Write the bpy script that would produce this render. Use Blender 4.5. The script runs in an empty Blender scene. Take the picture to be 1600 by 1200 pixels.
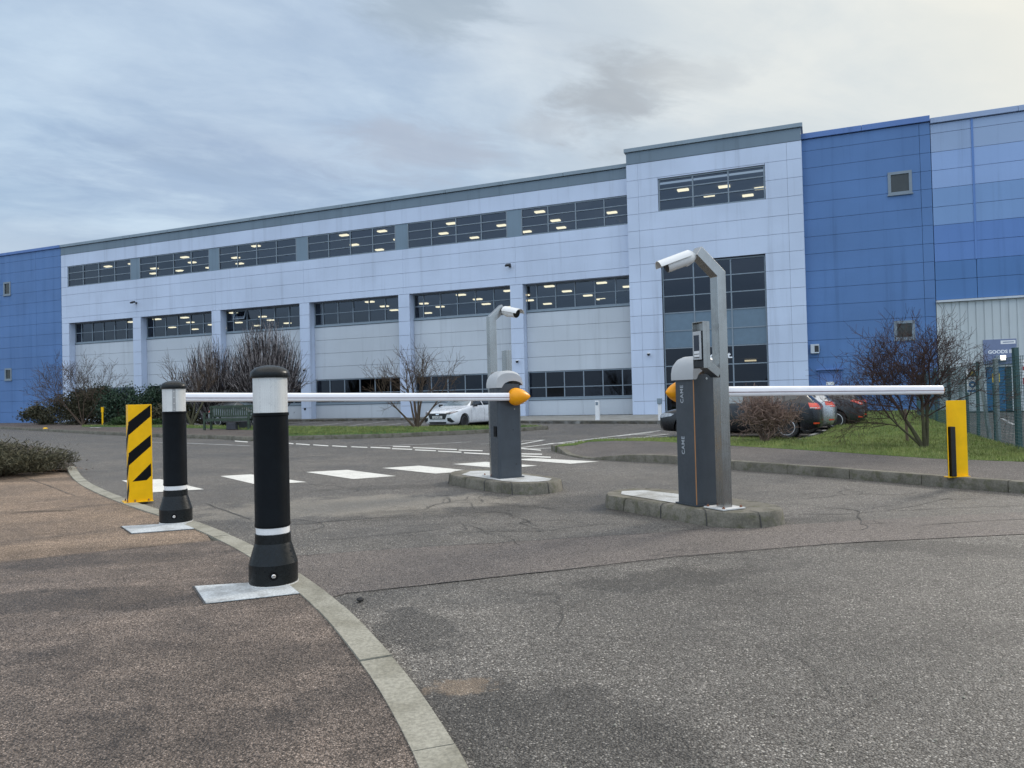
import bpy, bmesh, math, random
from math import sin, cos, pi, radians, sqrt, atan2
from mathutils import Vector, Matrix
from mathutils.bvhtree import BVHTree

scene = bpy.context.scene
COL = scene.collection
RNG = random.Random(7)

# ------------------------------------------------------------------ camera (solved from the photograph)
K = 1.15                       # metres per unit of the lengths read off image pixels
EYE = 1.15                     # camera height
FPX, PITCH, ROLL = 1169.93, 0.0170, -0.0243
YAW, DIST = -0.3923, 31.153 * K / 0.9
_f = Vector((0, cos(PITCH), sin(PITCH)))
_u0 = Vector((0, -sin(PITCH), cos(PITCH)))
_r0 = Vector((1, 0, 0))
RT = _r0 * cos(ROLL) + _u0 * sin(ROLL)
UP = _u0 * cos(ROLL) - _r0 * sin(ROLL)
EYEP = Vector((0, 0, EYE))

def G(px, py, z=0.0):
    """ground position unprojected from image pixels (1600 x 1200 pixel grid)"""
    d = _f * FPX + RT * (px - 800) + UP * (600 - py)
    p = EYEP + d * ((z - EYE) / d.z)
    return Vector((p.x, p.y, z))

def GL(pts, z=0.0):
    return [G(x, y, z) for x, y in pts]

cam_d = bpy.data.cameras.new('camera')
cam = bpy.data.objects.new('camera', cam_d)
COL.objects.link(cam)
cam_d.sensor_width = 36
cam_d.lens = 36 * FPX / 1600
cam_d.clip_start, cam_d.clip_end = 0.05, 2000
cam.matrix_world = Matrix((( RT.x, UP.x, -_f.x, 0), (RT.y, UP.y, -_f.y, 0), (RT.z, UP.z, -_f.z, EYE), (0, 0, 0, 1)))
scene.camera = cam

# ------------------------------------------------------------------ mesh helpers
class MB:
    def __init__(s): s.v = []; s.f = []
    def add(s, vs, fs):
        n = len(s.v); s.v += [tuple(v) for v in vs]; s.f += [tuple(i + n for i in f) for f in fs]
    def quad(s, a, b, c, d): s.add([a, b, c, d], [(0, 1, 2, 3)])
    def box(s, x0, x1, y0, y1, z0, z1, M=None):
        vs = [Vector(p) for p in ((x0,y0,z0),(x1,y0,z0),(x1,y1,z0),(x0,y1,z0),(x0,y0,z1),(x1,y0,z1),(x1,y1,z1),(x0,y1,z1))]
        if M is not None: vs = [M @ v for v in vs]
        s.add(vs, [(0,3,2,1),(4,5,6,7),(0,1,5,4),(1,2,6,5),(2,3,7,6),(3,0,4,7)])
    def prism(s, poly, z0, z1, bottom=True):
        n = len(poly)
        if sum(poly[i][0]*poly[(i+1)%n][1]-poly[(i+1)%n][0]*poly[i][1] for i in range(n)) < 0: poly = poly[::-1]
        vs = [(p[0], p[1], z0) for p in poly] + [(p[0], p[1], z1) for p in poly]
        fs = [tuple(range(n, 2*n))] + [(i, (i+1)%n, n+(i+1)%n, n+i) for i in range(n)]
        if bottom: fs.append(tuple(range(n-1, -1, -1)))
        s.add(vs, fs)
    def sheet(s, poly, z):
        n = len(poly)
        if sum(poly[i][0]*poly[(i+1)%n][1]-poly[(i+1)%n][0]*poly[i][1] for i in range(n)) < 0: poly = poly[::-1]
        s.add([(p[0], p[1], z) for p in poly], [tuple(range(n))])
    def tube(s, p, q, r0, r1, n=6, caps=False):
        p = Vector(p); q = Vector(q); d = q - p
        if d.length < 1e-6: return
        d.normalize(); a = d.orthogonal().normalized(); b = d.cross(a)
        vs = []
        for c, r in ((p, r0), (q, r1)):
            for i in range(n):
                t = 2*pi*i/n; vs.append(c + a*(r*cos(t)) + b*(r*sin(t)))
        fs = [(i, (i+1)%n, n+(i+1)%n, n+i) for i in range(n)]
        if caps: fs += [tuple(range(n-1, -1, -1)), tuple(range(n, 2*n))]
        s.add(vs, fs)
    def path(s, pts, r, n=8):
        for a, b in zip(pts, pts[1:]): s.tube(a, b, r, r, n, True)
    def lathe(s, prof, n=40, M=None):
        """prof = [(r, z)] bottom to top, revolved about Z"""
        vs = []; m = len(prof)
        for r, z in prof:
            for i in range(n):
                t = 2*pi*i/n; vs.append(Vector((r*cos(t), r*sin(t), z)))
        if M is not None: vs = [M @ v for v in vs]
        fs = [(k*n+i, k*n+(i+1)%n, (k+1)*n+(i+1)%n, (k+1)*n+i) for k in range(m-1) for i in range(n)]
        if prof[0][0] > 1e-5: fs.append(tuple(range(n-1, -1, -1)))
        if prof[-1][0] > 1e-5: fs.append(tuple((m-1)*n+i for i in range(n)))
        s.add(vs, fs)
    def square_tube(s, pts, w, up=Vector((0,0,1)), h=None, side=None):
        """rectangular bar along a polyline with mitred corners lying in a vertical plane; side = horizontal unit vector across it"""
        h = h or w; n = len(pts); rings = []
        P = [Vector(p) for p in pts]
        for i in range(n):
            if i == 0: t = (P[1]-P[0]).normalized()
            elif i == n-1: t = (P[-1]-P[-2]).normalized()
            else:
                t = ((P[i]-P[i-1]).normalized() + (P[i+1]-P[i]).normalized()).normalized()
            dseg = (P[min(i+1, n-1)] - P[max(i-1, 0)] if 0 < i < n-1 else (P[1]-P[0] if i == 0 else P[-1]-P[-2])).normalized()
            o = side.cross(t).normalized()
            c = 1.0
            if 0 < i < n-1:
                c = 1.0/max(0.3, t.dot((P[i]-P[i-1]).normalized()))
            rings.append([P[i] + side*(a*w/2) + o*(b*h/2*c) for a, b in ((-1,-1),(1,-1),(1,1),(-1,1))])
        vs = [v for r in rings for v in r]
        fs = [(k*4+i, k*4+(i+1)%4, (k+1)*4+(i+1)%4, (k+1)*4+i) for k in range(n-1) for i in range(4)]
        fs += [(3,2,1,0), tuple((n-1)*4+i for i in range(4))]
        s.add(vs, fs)
    def mesh(s, name, smooth=None):
        me = bpy.data.meshes.new(name)
        me.from_pydata(s.v, [], s.f)
        me.validate(); 
        bm = bmesh.new(); bm.from_mesh(me)
        if smooth != 'raw': bmesh.ops.recalc_face_normals(bm, faces=bm.faces[:])
        bm.to_mesh(me); bm.free()
        if isinstance(smooth, (int, float)):
            me.polygons.foreach_set('use_smooth', [True]*len(me.polygons))
            me.set_sharp_from_angle(angle=radians(smooth))
        me.update(); return me
    def build(s, name, mat, parent=None, smooth=None, bevel=0, seg=2, **props):
        return link(name, s.mesh(name, smooth), mat, parent, bevel, seg, **props)

def link(name, me, mat, parent=None, bevel=0, seg=2, **props):
    o = bpy.data.objects.new(name, me); COL.objects.link(o)
    if mat is not None and not me.materials: me.materials.append(mat)
    if parent is not None: o.parent = parent
    if bevel:
        m = o.modifiers.new('bevel', 'BEVEL'); m.width = bevel; m.segments = seg; m.limit_method = 'ANGLE'; m.angle_limit = radians(40)
        m.harden_normals = False
    for k, v in props.items(): o[k] = v
    return o

def thing(name, label, cat, loc=(0,0,0), rz=0.0, group=None):
    o = bpy.data.objects.new(name, None); COL.objects.link(o)
    o.empty_display_size = 0.2
    o.location = loc; o.rotation_euler = (0, 0, rz)
    o['label'] = label; o['category'] = cat
    if group: o['group'] = group
    return o

def tag(o, label, cat, group=None):
    o['label'] = label; o['category'] = cat
    if group: o['group'] = group
    return o

def copy_tree(o, parent=None):
    c = o.copy(); COL.objects.link(c); c.parent = parent
    for ch in list(o.children): copy_tree(ch, c)
    return c

def text(name, s, size, mat, parent, M, depth=0.002, align='CENTER', shear=0.0, width=1.0, bold=0.0):
    cu = bpy.data.curves.new(name, 'FONT'); cu.body = s; cu.size = size; cu.extrude = depth; cu.align_x = align; cu.align_y = 'CENTER'
    cu.space_character = width; cu.offset = bold; cu.shear = shear; cu.resolution_u = 3
    t = bpy.data.objects.new(name + '_tmp', cu); COL.objects.link(t)
    bpy.context.view_layer.update()
    me = bpy.data.meshes.new_from_object(t.evaluated_get(bpy.context.evaluated_depsgraph_get()))
    bpy.data.objects.remove(t); bpy.data.curves.remove(cu)
    me.materials.clear(); me.transform(M)
    return link(name, me, mat, parent)

def frame(origin, xdir, zdir):
    """matrix whose local X runs along xdir, local Z along zdir (a surface normal), local Y completes it"""
    x = Vector(xdir).normalized(); z = Vector(zdir).normalized(); y = z.cross(x)
    M = Matrix((x, y, z)).transposed().to_4x4(); M.translation = Vector(origin); return M

# ------------------------------------------------------------------ materials
class NT:
    def __init__(s, mat): s.t = mat.node_tree; s.n = s.t.nodes; s.l = s.t.links
    def node(s, typ, **kw):
        n = s.n.new(typ)
        for k, v in kw.items():
            if k.startswith('_'): setattr(n, k[1:], v)
            else:
                k2 = int(k[1:]) if k[0] == 'i' and k[1:].isdigit() else k.replace('__', ' ')
                s.put(n, k2, v)
        return n
    def put(s, n, key, v):
        inp = n.inputs[key]
        if isinstance(v, bpy.types.NodeSocket): s.l.new(v, inp)
        elif isinstance(v, bpy.types.Node): s.l.new(v.outputs[0], inp)
        else:
            if hasattr(inp.default_value, '__len__') and not isinstance(v, str) and len(inp.default_value) == 4 and len(v) == 3: v = (*v, 1)
            inp.default_value = v
    def math(s, op, a, b=0.0, c=None, clamp=False):
        n = s.n.new('ShaderNodeMath'); n.operation = op; n.use_clamp = clamp
        s.put(n, 0, a); s.put(n, 1, b)
        if c is not None: s.put(n, 2, c)
        return n.outputs[0]
    def vmath(s, op, a, b=(0,0,0)):
        n = s.n.new('ShaderNodeVectorMath'); n.operation = op; s.put(n, 0, a); s.put(n, 1, b)
        return n.outputs['Value'] if op in ('LENGTH', 'DOT_PRODUCT', 'DISTANCE') else n.outputs[0]
    def mix(s, fac, a, b, blend='MIX'):
        n = s.n.new('ShaderNodeMix'); n.data_type = 'RGBA'; n.blend_type = blend; n.clamp_factor = True
        s.put(n, 0, fac); s.put(n, 6, a if isinstance(a, (bpy.types.NodeSocket, bpy.types.Node)) else (*a, 1)[:4]); s.put(n, 7, b if isinstance(b, (bpy.types.NodeSocket, bpy.types.Node)) else (*b, 1)[:4])
        return n.outputs[2]
    def noise(s, vec, scale, detail=3, rough=0.55, dist=0.0, out=0):
        n = s.n.new('ShaderNodeTexNoise'); s.put(n, 'Vector', vec); n.inputs['Scale'].default_value = scale; n.inputs['Detail'].default_value = detail
        n.inputs['Roughness'].default_value = rough; n.inputs['Distortion'].default_value = dist
        return n.outputs[out]
    def ramp(s, v, a, b, lo=0.0, hi=1.0, smooth=True):
        n = s.n.new('ShaderNodeMapRange'); n.interpolation_type = 'SMOOTHSTEP' if smooth else 'LINEAR'
        s.put(n, 0, v); n.inputs[1].default_value = a; n.inputs[2].default_value = b; n.inputs[3].default_value = lo; n.inputs[4].default_value = hi
        return n.outputs[0]
    def bump(s, h, strength=0.3, dist=0.01):
        n = s.n.new('ShaderNodeBump'); s.put(n, 'Height', h); n.inputs['Strength'].default_value = strength; n.inputs['Distance'].default_value = dist
        return n.outputs[0]

def new_mat(name):
    m = bpy.data.materials.new(name); m.use_nodes = True
    t = NT(m); b = t.n['Principled BSDF']
    return m, t, b

def pos(t): return t.node('ShaderNodeNewGeometry').outputs['Position']
def objc(t): return t.node('ShaderNodeTexCoord').outputs['Object']

def simple(name, col, rough=0.5, metal=0.0, var=0.12, scale=4.0, coat=0.0, bump=0.0, bscale=60.0, world=False, rvar=0.1, spec=0.5):
    m, t, b = new_mat(name)
    v = pos(t) if world else objc(t)
    n = t.noise(v, scale, 4, 0.6)
    k = t.ramp(n, 0.25, 0.75, 1-var, 1+var)
    c = t.mix(1.0, (*col, 1), k, 'MULTIPLY')
    t.put(b, 'Base Color', c); b.inputs['Metallic'].default_value = metal
    n2 = t.noise(v, scale*5, 3, 0.6)
    t.put(b, 'Roughness', t.ramp(n2, 0.3, 0.7, max(0.02, rough-rvar), min(1, rough+rvar)))
    b.inputs['Coat Weight'].default_value = coat; b.inputs['Coat Roughness'].default_value = 0.05
    b.inputs['Specular IOR Level'].default_value = spec
    if bump: t.put(b, 'Normal', t.bump(t.noise(v, bscale, 3, 0.6), bump, 0.004))
    return m

def stain(t, p, c, rx, ry, ang, soft=0.45):
    """0..1 mask of a ragged stain centred on a place on the ground"""
    d = t.vmath('SUBTRACT', p, (c[0], c[1], 0))
    rot = t.node('ShaderNodeVectorRotate'); rot.rotation_type = 'Z_AXIS'; t.put(rot, 'Vector', d); rot.inputs['Angle'].default_value = -ang
    s = t.vmath('MULTIPLY', rot, (1/rx, 1/ry, 0))
    l = t.vmath('LENGTH', s)
    n = t.noise(p, 1.5/max(rx, ry)*1.6, 8, 0.72)
    l = t.math('ADD', l, t.math('MULTIPLY', t.math('SUBTRACT', n, 0.5), 2.6))
    return t.ramp(l, 1.0, 1.0-soft, 0, 1)

def asphalt(name, dark, mid, light, scale=105.0, blotch=0.25, stains=(), rough=0.75, bump=0.9, speck=0.5, blotch_scale=0.55):
    """aggregate in binder: coloured stones, blotches, wear, real stains"""
    sc_ = {'asphalt_footway_worn': 0.98, 'asphalt_footway': 0.90, 'asphalt_road': 0.78}.get(name, 0.80)
    dark, mid, light = [tuple(c*sc_ for c in q) for q in (dark, mid, light)]
    m, t, b = new_mat(name)
    p = pos(t)
    v1 = t.node('ShaderNodeTexVoronoi', Vector=p, Scale=scale); v1.inputs['Randomness'].default_value = 1
    v2 = t.node('ShaderNodeTexVoronoi', Vector=p, Scale=scale*2.3)
    sep = t.node('ShaderNodeSeparateColor', i0=v1.outputs['Color'])
    sep2 = t.node('ShaderNodeSeparateColor', i0=v2.outputs['Color'])
    r = t.math('MULTIPLY', t.math('POWER', sep.outputs[0], 2.2), 0.66)
    stone = t.mix(r, mid, light)
    stone = t.mix(t.math('MULTIPLY', t.ramp(sep.outputs[1], 0.66, 0.86), 0.8), stone, dark)
    stone = t.mix(t.math('MULTIPLY', t.ramp(sep.outputs[2], 0.955, 0.975), 0.9), stone, tuple(min(1, c*1.55) for c in light))
    stone = t.mix(t.math('MULTIPLY', t.ramp(sep2.outputs[0], 0.9, 0.96), speck), stone, tuple(min(1, c*1.9) for c in light))
    gap = t.ramp(v1.outputs['Distance'], 0.35, 0.75)
    col = t.mix(t.math('MULTIPLY', gap, 0.74), stone, dark)
    n1 = t.noise(p, blotch_scale, 6, 0.62, 0.6)
    n2 = t.noise(p, blotch_scale*5.5, 5, 0.65)
    n3 = t.noise(p, 30.0, 4, 0.65)
    k = t.math('ADD', t.ramp(n1, 0.3, 0.7, -blotch, blotch), t.ramp(n2, 0.3, 0.7, -blotch*0.55, blotch*0.55))
    k = t.math('ADD', k, t.ramp(n3, 0.3, 0.7, -0.1, 0.1))
    col = t.mix(1.0, col, t.math('ADD', 1.0, k), 'MULTIPLY')
    ro = t.ramp(n1, 0.3, 0.7, rough-0.12, rough+0.08)
    for c, rx, ry, ang, colr, amt, wet in stains:
        msk = t.math('MULTIPLY', stain(t, p, c, rx, ry, ang), amt)
        if len(colr) == 1: col = t.mix(msk, col, t.mix(1.0, col, (colr[0],)*3, 'MULTIPLY'))
        else: col = t.mix(msk, col, t.mix(0.5, colr, t.mix(1.0, col, colr, 'OVERLAY')))
        if wet: ro = t.math('SUBTRACT', ro, t.math('MULTIPLY', msk, wet))
    t.put(b, 'Base Color', col); t.put(b, 'Roughness', ro)
    b.inputs['Specular IOR Level'].default_value = 0.35
    h = t.math('ADD', t.math('MULTIPLY', v1.outputs['Distance'], -1.0), t.math('MULTIPLY', sep.outputs[2], 0.35))
    t.put(b, 'Normal', t.bump(h, bump, 0.006))
    return m

def concrete(name, col, dirt=(0.10, 0.09, 0.06), amt=0.4, moss=None, scale=3.0, rough=0.85):
    m, t, b = new_mat(name); p = pos(t)
    n = t.noise(p, scale, 6, 0.65, 0.4); n2 = t.noise(p, 60, 4, 0.7); n3 = t.noise(p, scale*4, 5, 0.6)
    c = t.mix(t.math('MULTIPLY', t.ramp(n, 0.4, 0.7), amt), col, dirt)
    if moss: c = t.mix(t.math('MULTIPLY', t.ramp(n3, 0.48, 0.66), 0.6), c, moss)
    c = t.mix(1.0, c, t.ramp(n2, 0.25, 0.75, 0.72, 1.25), 'MULTIPLY')
    t.put(b, 'Base Color', c); b.inputs['Roughness'].default_value = rough
    t.put(b, 'Normal', t.bump(n2, 0.5, 0.006))
    return m

def cladding(name, col, var=0.05, rough=0.45, streak=0.20):
    """coated steel panel: each sheet a hair different, faint rain streaks"""
    m, t, b = new_mat(name); p = objc(t)
    n = t.noise(p, 0.35, 3, 0.5)
    st = t.noise(t.vmath('MULTIPLY', p, (2.2, 2.2, 0.10)), 1.0, 4, 0.65)
    sp = t.noise(t.vmath('MULTIPLY', p, (9, 9, 0.6)), 1.0, 4, 0.7)
    k = t.math('ADD', t.ramp(n, 0.3, 0.7, 1-var, 1+var), t.ramp(st, 0.5, 0.8, 0, -streak))
    k = t.math('ADD', k, t.ramp(sp, 0.6, 0.85, 0, -streak*0.6))
    t.put(b, 'Base Color', t.mix(1.0, (*col, 1), k, 'MULTIPLY'))
    t.put(b, 'Roughness', t.ramp(st, 0.3, 0.7, rough-0.08, rough+0.12))
    b.inputs['Specular IOR Level'].default_value = 0.35
    wv = t.noise(p, 0.8, 2, 0.5)
    t.put(b, 'Normal', t.bump(wv, 0.22, 0.025))
    return m

def glass_mat(name, tint=(0.30, 0.36, 0.44), refl=(0.70, 0.82, 1.0), base=0.040):
    m = bpy.data.materials.new(name); m.use_nodes = True; t = NT(m)
    t.n.remove(t.n['Principled BSDF'])
    tr = t.node('ShaderNodeBsdfTransparent', Color=(*tint, 1)); gl = t.node('ShaderNodeBsdfGlossy', Color=(*refl, 1), Roughness=0.015)
    wv = t.noise(pos(t), 0.6, 2, 0.5)
    t.put(gl, 'Normal', t.bump(wv, 0.06, 0.05))
    fr = t.node('ShaderNodeFresnel', IOR=1.45)
    mx = t.node('ShaderNodeMixShader', i0=t.math('ADD', t.math('MULTIPLY', fr, 0.9), base, clamp=True), i1=tr, i2=gl)
    t.put(t.n['Material Output'], 'Surface', mx)
    return m

def emit(name, col, s):
    m = bpy.data.materials.new(name); m.use_nodes = True; t = NT(m)
    t.n.remove(t.n['Principled BSDF'])
    e = t.node('ShaderNodeEmission', Color=(*col, 1), Strength=s); t.put(t.n['Material Output'], 'Surface', e); return m

def steel(name, col=(0.52, 0.51, 0.49), rough=0.34):
    m, t, b = new_mat(name); p = objc(t)
    br = t.noise(t.vmath('MULTIPLY', p, (420, 420, 4)), 1.0, 2, 0.5)
    sm = t.noise(p, 5, 5, 0.6)
    t.put(b, 'Base Color', t.mix(1.0, (*col, 1), t.math('ADD', t.ramp(br, 0.3, 0.7, 0.97, 1.02), t.ramp(sm, 0.4, 0.75, 0.03, -0.09)), 'MULTIPLY'))
    b.inputs['Metallic'].default_value = 1.0
    t.put(b, 'Roughness', t.math('ADD', t.ramp(br, 0.3, 0.7, rough-0.06, rough+0.08), t.ramp(sm, 0.4, 0.7, -0.03, 0.1)))
    return m

def grassm(name, a, bcol, c):
    m, t, b = new_mat(name); p = pos(t)
    n = t.noise(p, 0.9, 5, 0.65, 0.5); n2 = t.noise(p, 9, 5, 0.7); n3 = t.noise(p, 70, 3, 0.7)
    col = t.mix(t.ramp(n, 0.35, 0.65), a, bcol)
    col = t.mix(t.math('MULTIPLY', t.ramp(n2, 0.5, 0.72), 0.6), col, c)
    col = t.mix(1.0, col, t.ramp(n3, 0.25, 0.75, 0.5, 1.4), 'MULTIPLY')
    t.put(b, 'Base Color', col); b.inputs['Roughness'].default_value = 0.9
    b.inputs['Specular IOR Level'].default_value = 0.2
    t.put(b, 'Normal', t.bump(t.math('ADD', n2, n3), 0.8, 0.03))
    return m

def leafm(name, a, bcol, rough=0.55, trans=0.15, dark=None):
    m, t, b = new_mat(name); p = pos(t)
    ri = t.node('ShaderNodeNewGeometry').outputs['Random Per Island']
    n = t.noise(p, 2.2, 4, 0.6)
    col = t.mix(ri, a, bcol)
    col = t.mix(1.0, col, t.ramp(n, 0.3, 0.7, 0.6, 1.35), 'MULTIPLY')
    t.put(b, 'Base Color', col); b.inputs['Roughness'].default_value = rough
    b.inputs['Specular IOR Level'].default_value = 0.3
    return m

def barkm(name, a, bcol):
    m, t, b = new_mat(name); p = pos(t)
    ri = t.node('ShaderNodeNewGeometry').outputs['Random Per Island']
    n = t.noise(p, 14, 4, 0.6)
    t.put(b, 'Base Color', t.mix(t.math('MULTIPLY', t.math('ADD', ri, n), 0.5), a, bcol)); b.inputs['Roughness'].default_value = 0.8
    b.inputs['Specular IOR Level'].default_value = 0.25
    return m

def broomm():
    m, t, b = new_mat('bark_broom')
    ri = t.node('ShaderNodeNewGeometry').outputs['Random Per Island']
    t.put(b, 'Base Color', t.mix(t.ramp(ri, 0.55, 0.95), (0.045, 0.036, 0.036), (0.50, 0.45, 0.44))); b.inputs['Roughness'].default_value = 0.7
    return m

def paintm(name, col, rough=0.25, metal=0.0, coat=0.8, dirt=0.1):
    m = simple(name, col, rough, metal, dirt, 3.0, coat, rvar=0.06)
    return m

S = lambda x, y, z=0.0: G(x, y, z)
# stains on the carriageway: centre, radii, angle, colour (single value = multiply), amount, wetness
road_stains = [
    (S(1050, 905), 0.9, 0.28, 0.35, (0.5,), 0.8, 0.05),
    (S(1010, 800), 0.7, 0.35, -0.3, (0.55,), 0.7, 0.05),
    (S(1250, 815), 0.7, 0.25, 0.3, (0.6,), 0.8, 0.05),
    (S(1420, 1000), 0.7, 0.3, 0.2, (0.72,), 0.5, 0.0),
    (S(1000, 1060), 0.5, 0.2, 0.1, (1.2,), 0.4, 0.0),
    (S(1130, 975), 0.16, 0.07, 0.3, (1.4,), 0.5, 0.0),
    (S(860, 850), 0.6, 0.12, 0.3, (0.66,), 0.6, 0.0),
    (S(640, 760), 1.6, 0.35, 0.1, (0.62,), 0.6, 0.0),
    (S(430, 790), 1.0, 0.5, 0.0, (0.75,), 0.5, 0.0),
    (S(1170, 930), 0.5, 0.25, 0.0, (0.62,), 0.6, 0.0),
    (S(1500, 858), 1.3, 0.33, -0.35, (0.55,), 0.9, 0.08),
    (S(930, 785), 0.8, 0.9, -1.0, (0.55,), 0.75, 0.1),
    (S(560, 790), 2.0, 1.0, 0.1, (0.66, 0.60, 0.50), 0.35, 0.0),
    (S(700, 800), 1.4, 0.5, 0.25, (0.62,), 0.75, 0.0),
    (S(820, 1130), 0.5, 0.75, 1.2, (0.45,), 0.75, 0.12),
    (S(650, 980), 0.24, 0.5, 0.35, (0.45,), 0.8, 0.1),
    (S(720, 1072), 0.17, 0.10, 0.2, (0.36, 0.27, 0.19), 0.62, 0.0),
    (S(700, 975), 0.55, 0.9, 0.5, (1.35,), 0.55, 0.0),
    (S(640, 885), 1.0, 0.35, 0.2, (1.25,), 0.5, 0.0),
    (S(1000, 735), 1.8, 0.8, -0.6, (1.2,), 0.6, 0.0),
    (S(1290, 790), 1.0, 0.7, 0.2, (1.22,), 0.6, 0.0),
    (S(590, 725), 3.0, 0.5, -0.2, (1.2,), 0.45, 0.0),
]
pave_stains = [
    (S(390, 1050), 0.65, 0.34, 0.5, (0.55,), 0.62, 0.1),
    (S(190, 1030), 0.6, 0.3, 0.3, (0.6,), 0.7, 0.05),
    (S(130, 945), 1.5, 0.34, 0.15, (0.52,), 0.85, 0.08),
    (S(110, 880), 1.7, 0.3, 0.15, (0.55,), 0.8, 0.05),
    (S(560, 1120), 0.3, 0.45, 0.5, (0.6,), 0.6, 0.1),
    (S(300, 870), 1.0, 0.3, 0.2, (1.25,), 0.6, 0.0),
    (S(60, 925), 1.4, 0.14, 0.1, (1.4,), 0.6, 0.0),
    (S(250, 1150), 0.5, 0.25, 0.0, (0.62,), 0.6, 0.05),
]
far_pave_stains = [
    (S(60, 752), 3.0, 0.45, 0.05, (0.5,), 0.85, 0.1),
    (S(70, 802), 0.5, 0.10, 0.1, (0.5,), 0.9, 0.0),
    (S(60, 870), 2.4, 0.28, 0.1, (0.62,), 0.6, 0.0),
    (S(250, 842), 1.0, 0.18, 0.2, (1.3,), 0.6, 0.0),
    (S(60, 778), 1.5, 0.10, 0.05, (1.25,), 0.6, 0.0),
]
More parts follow.
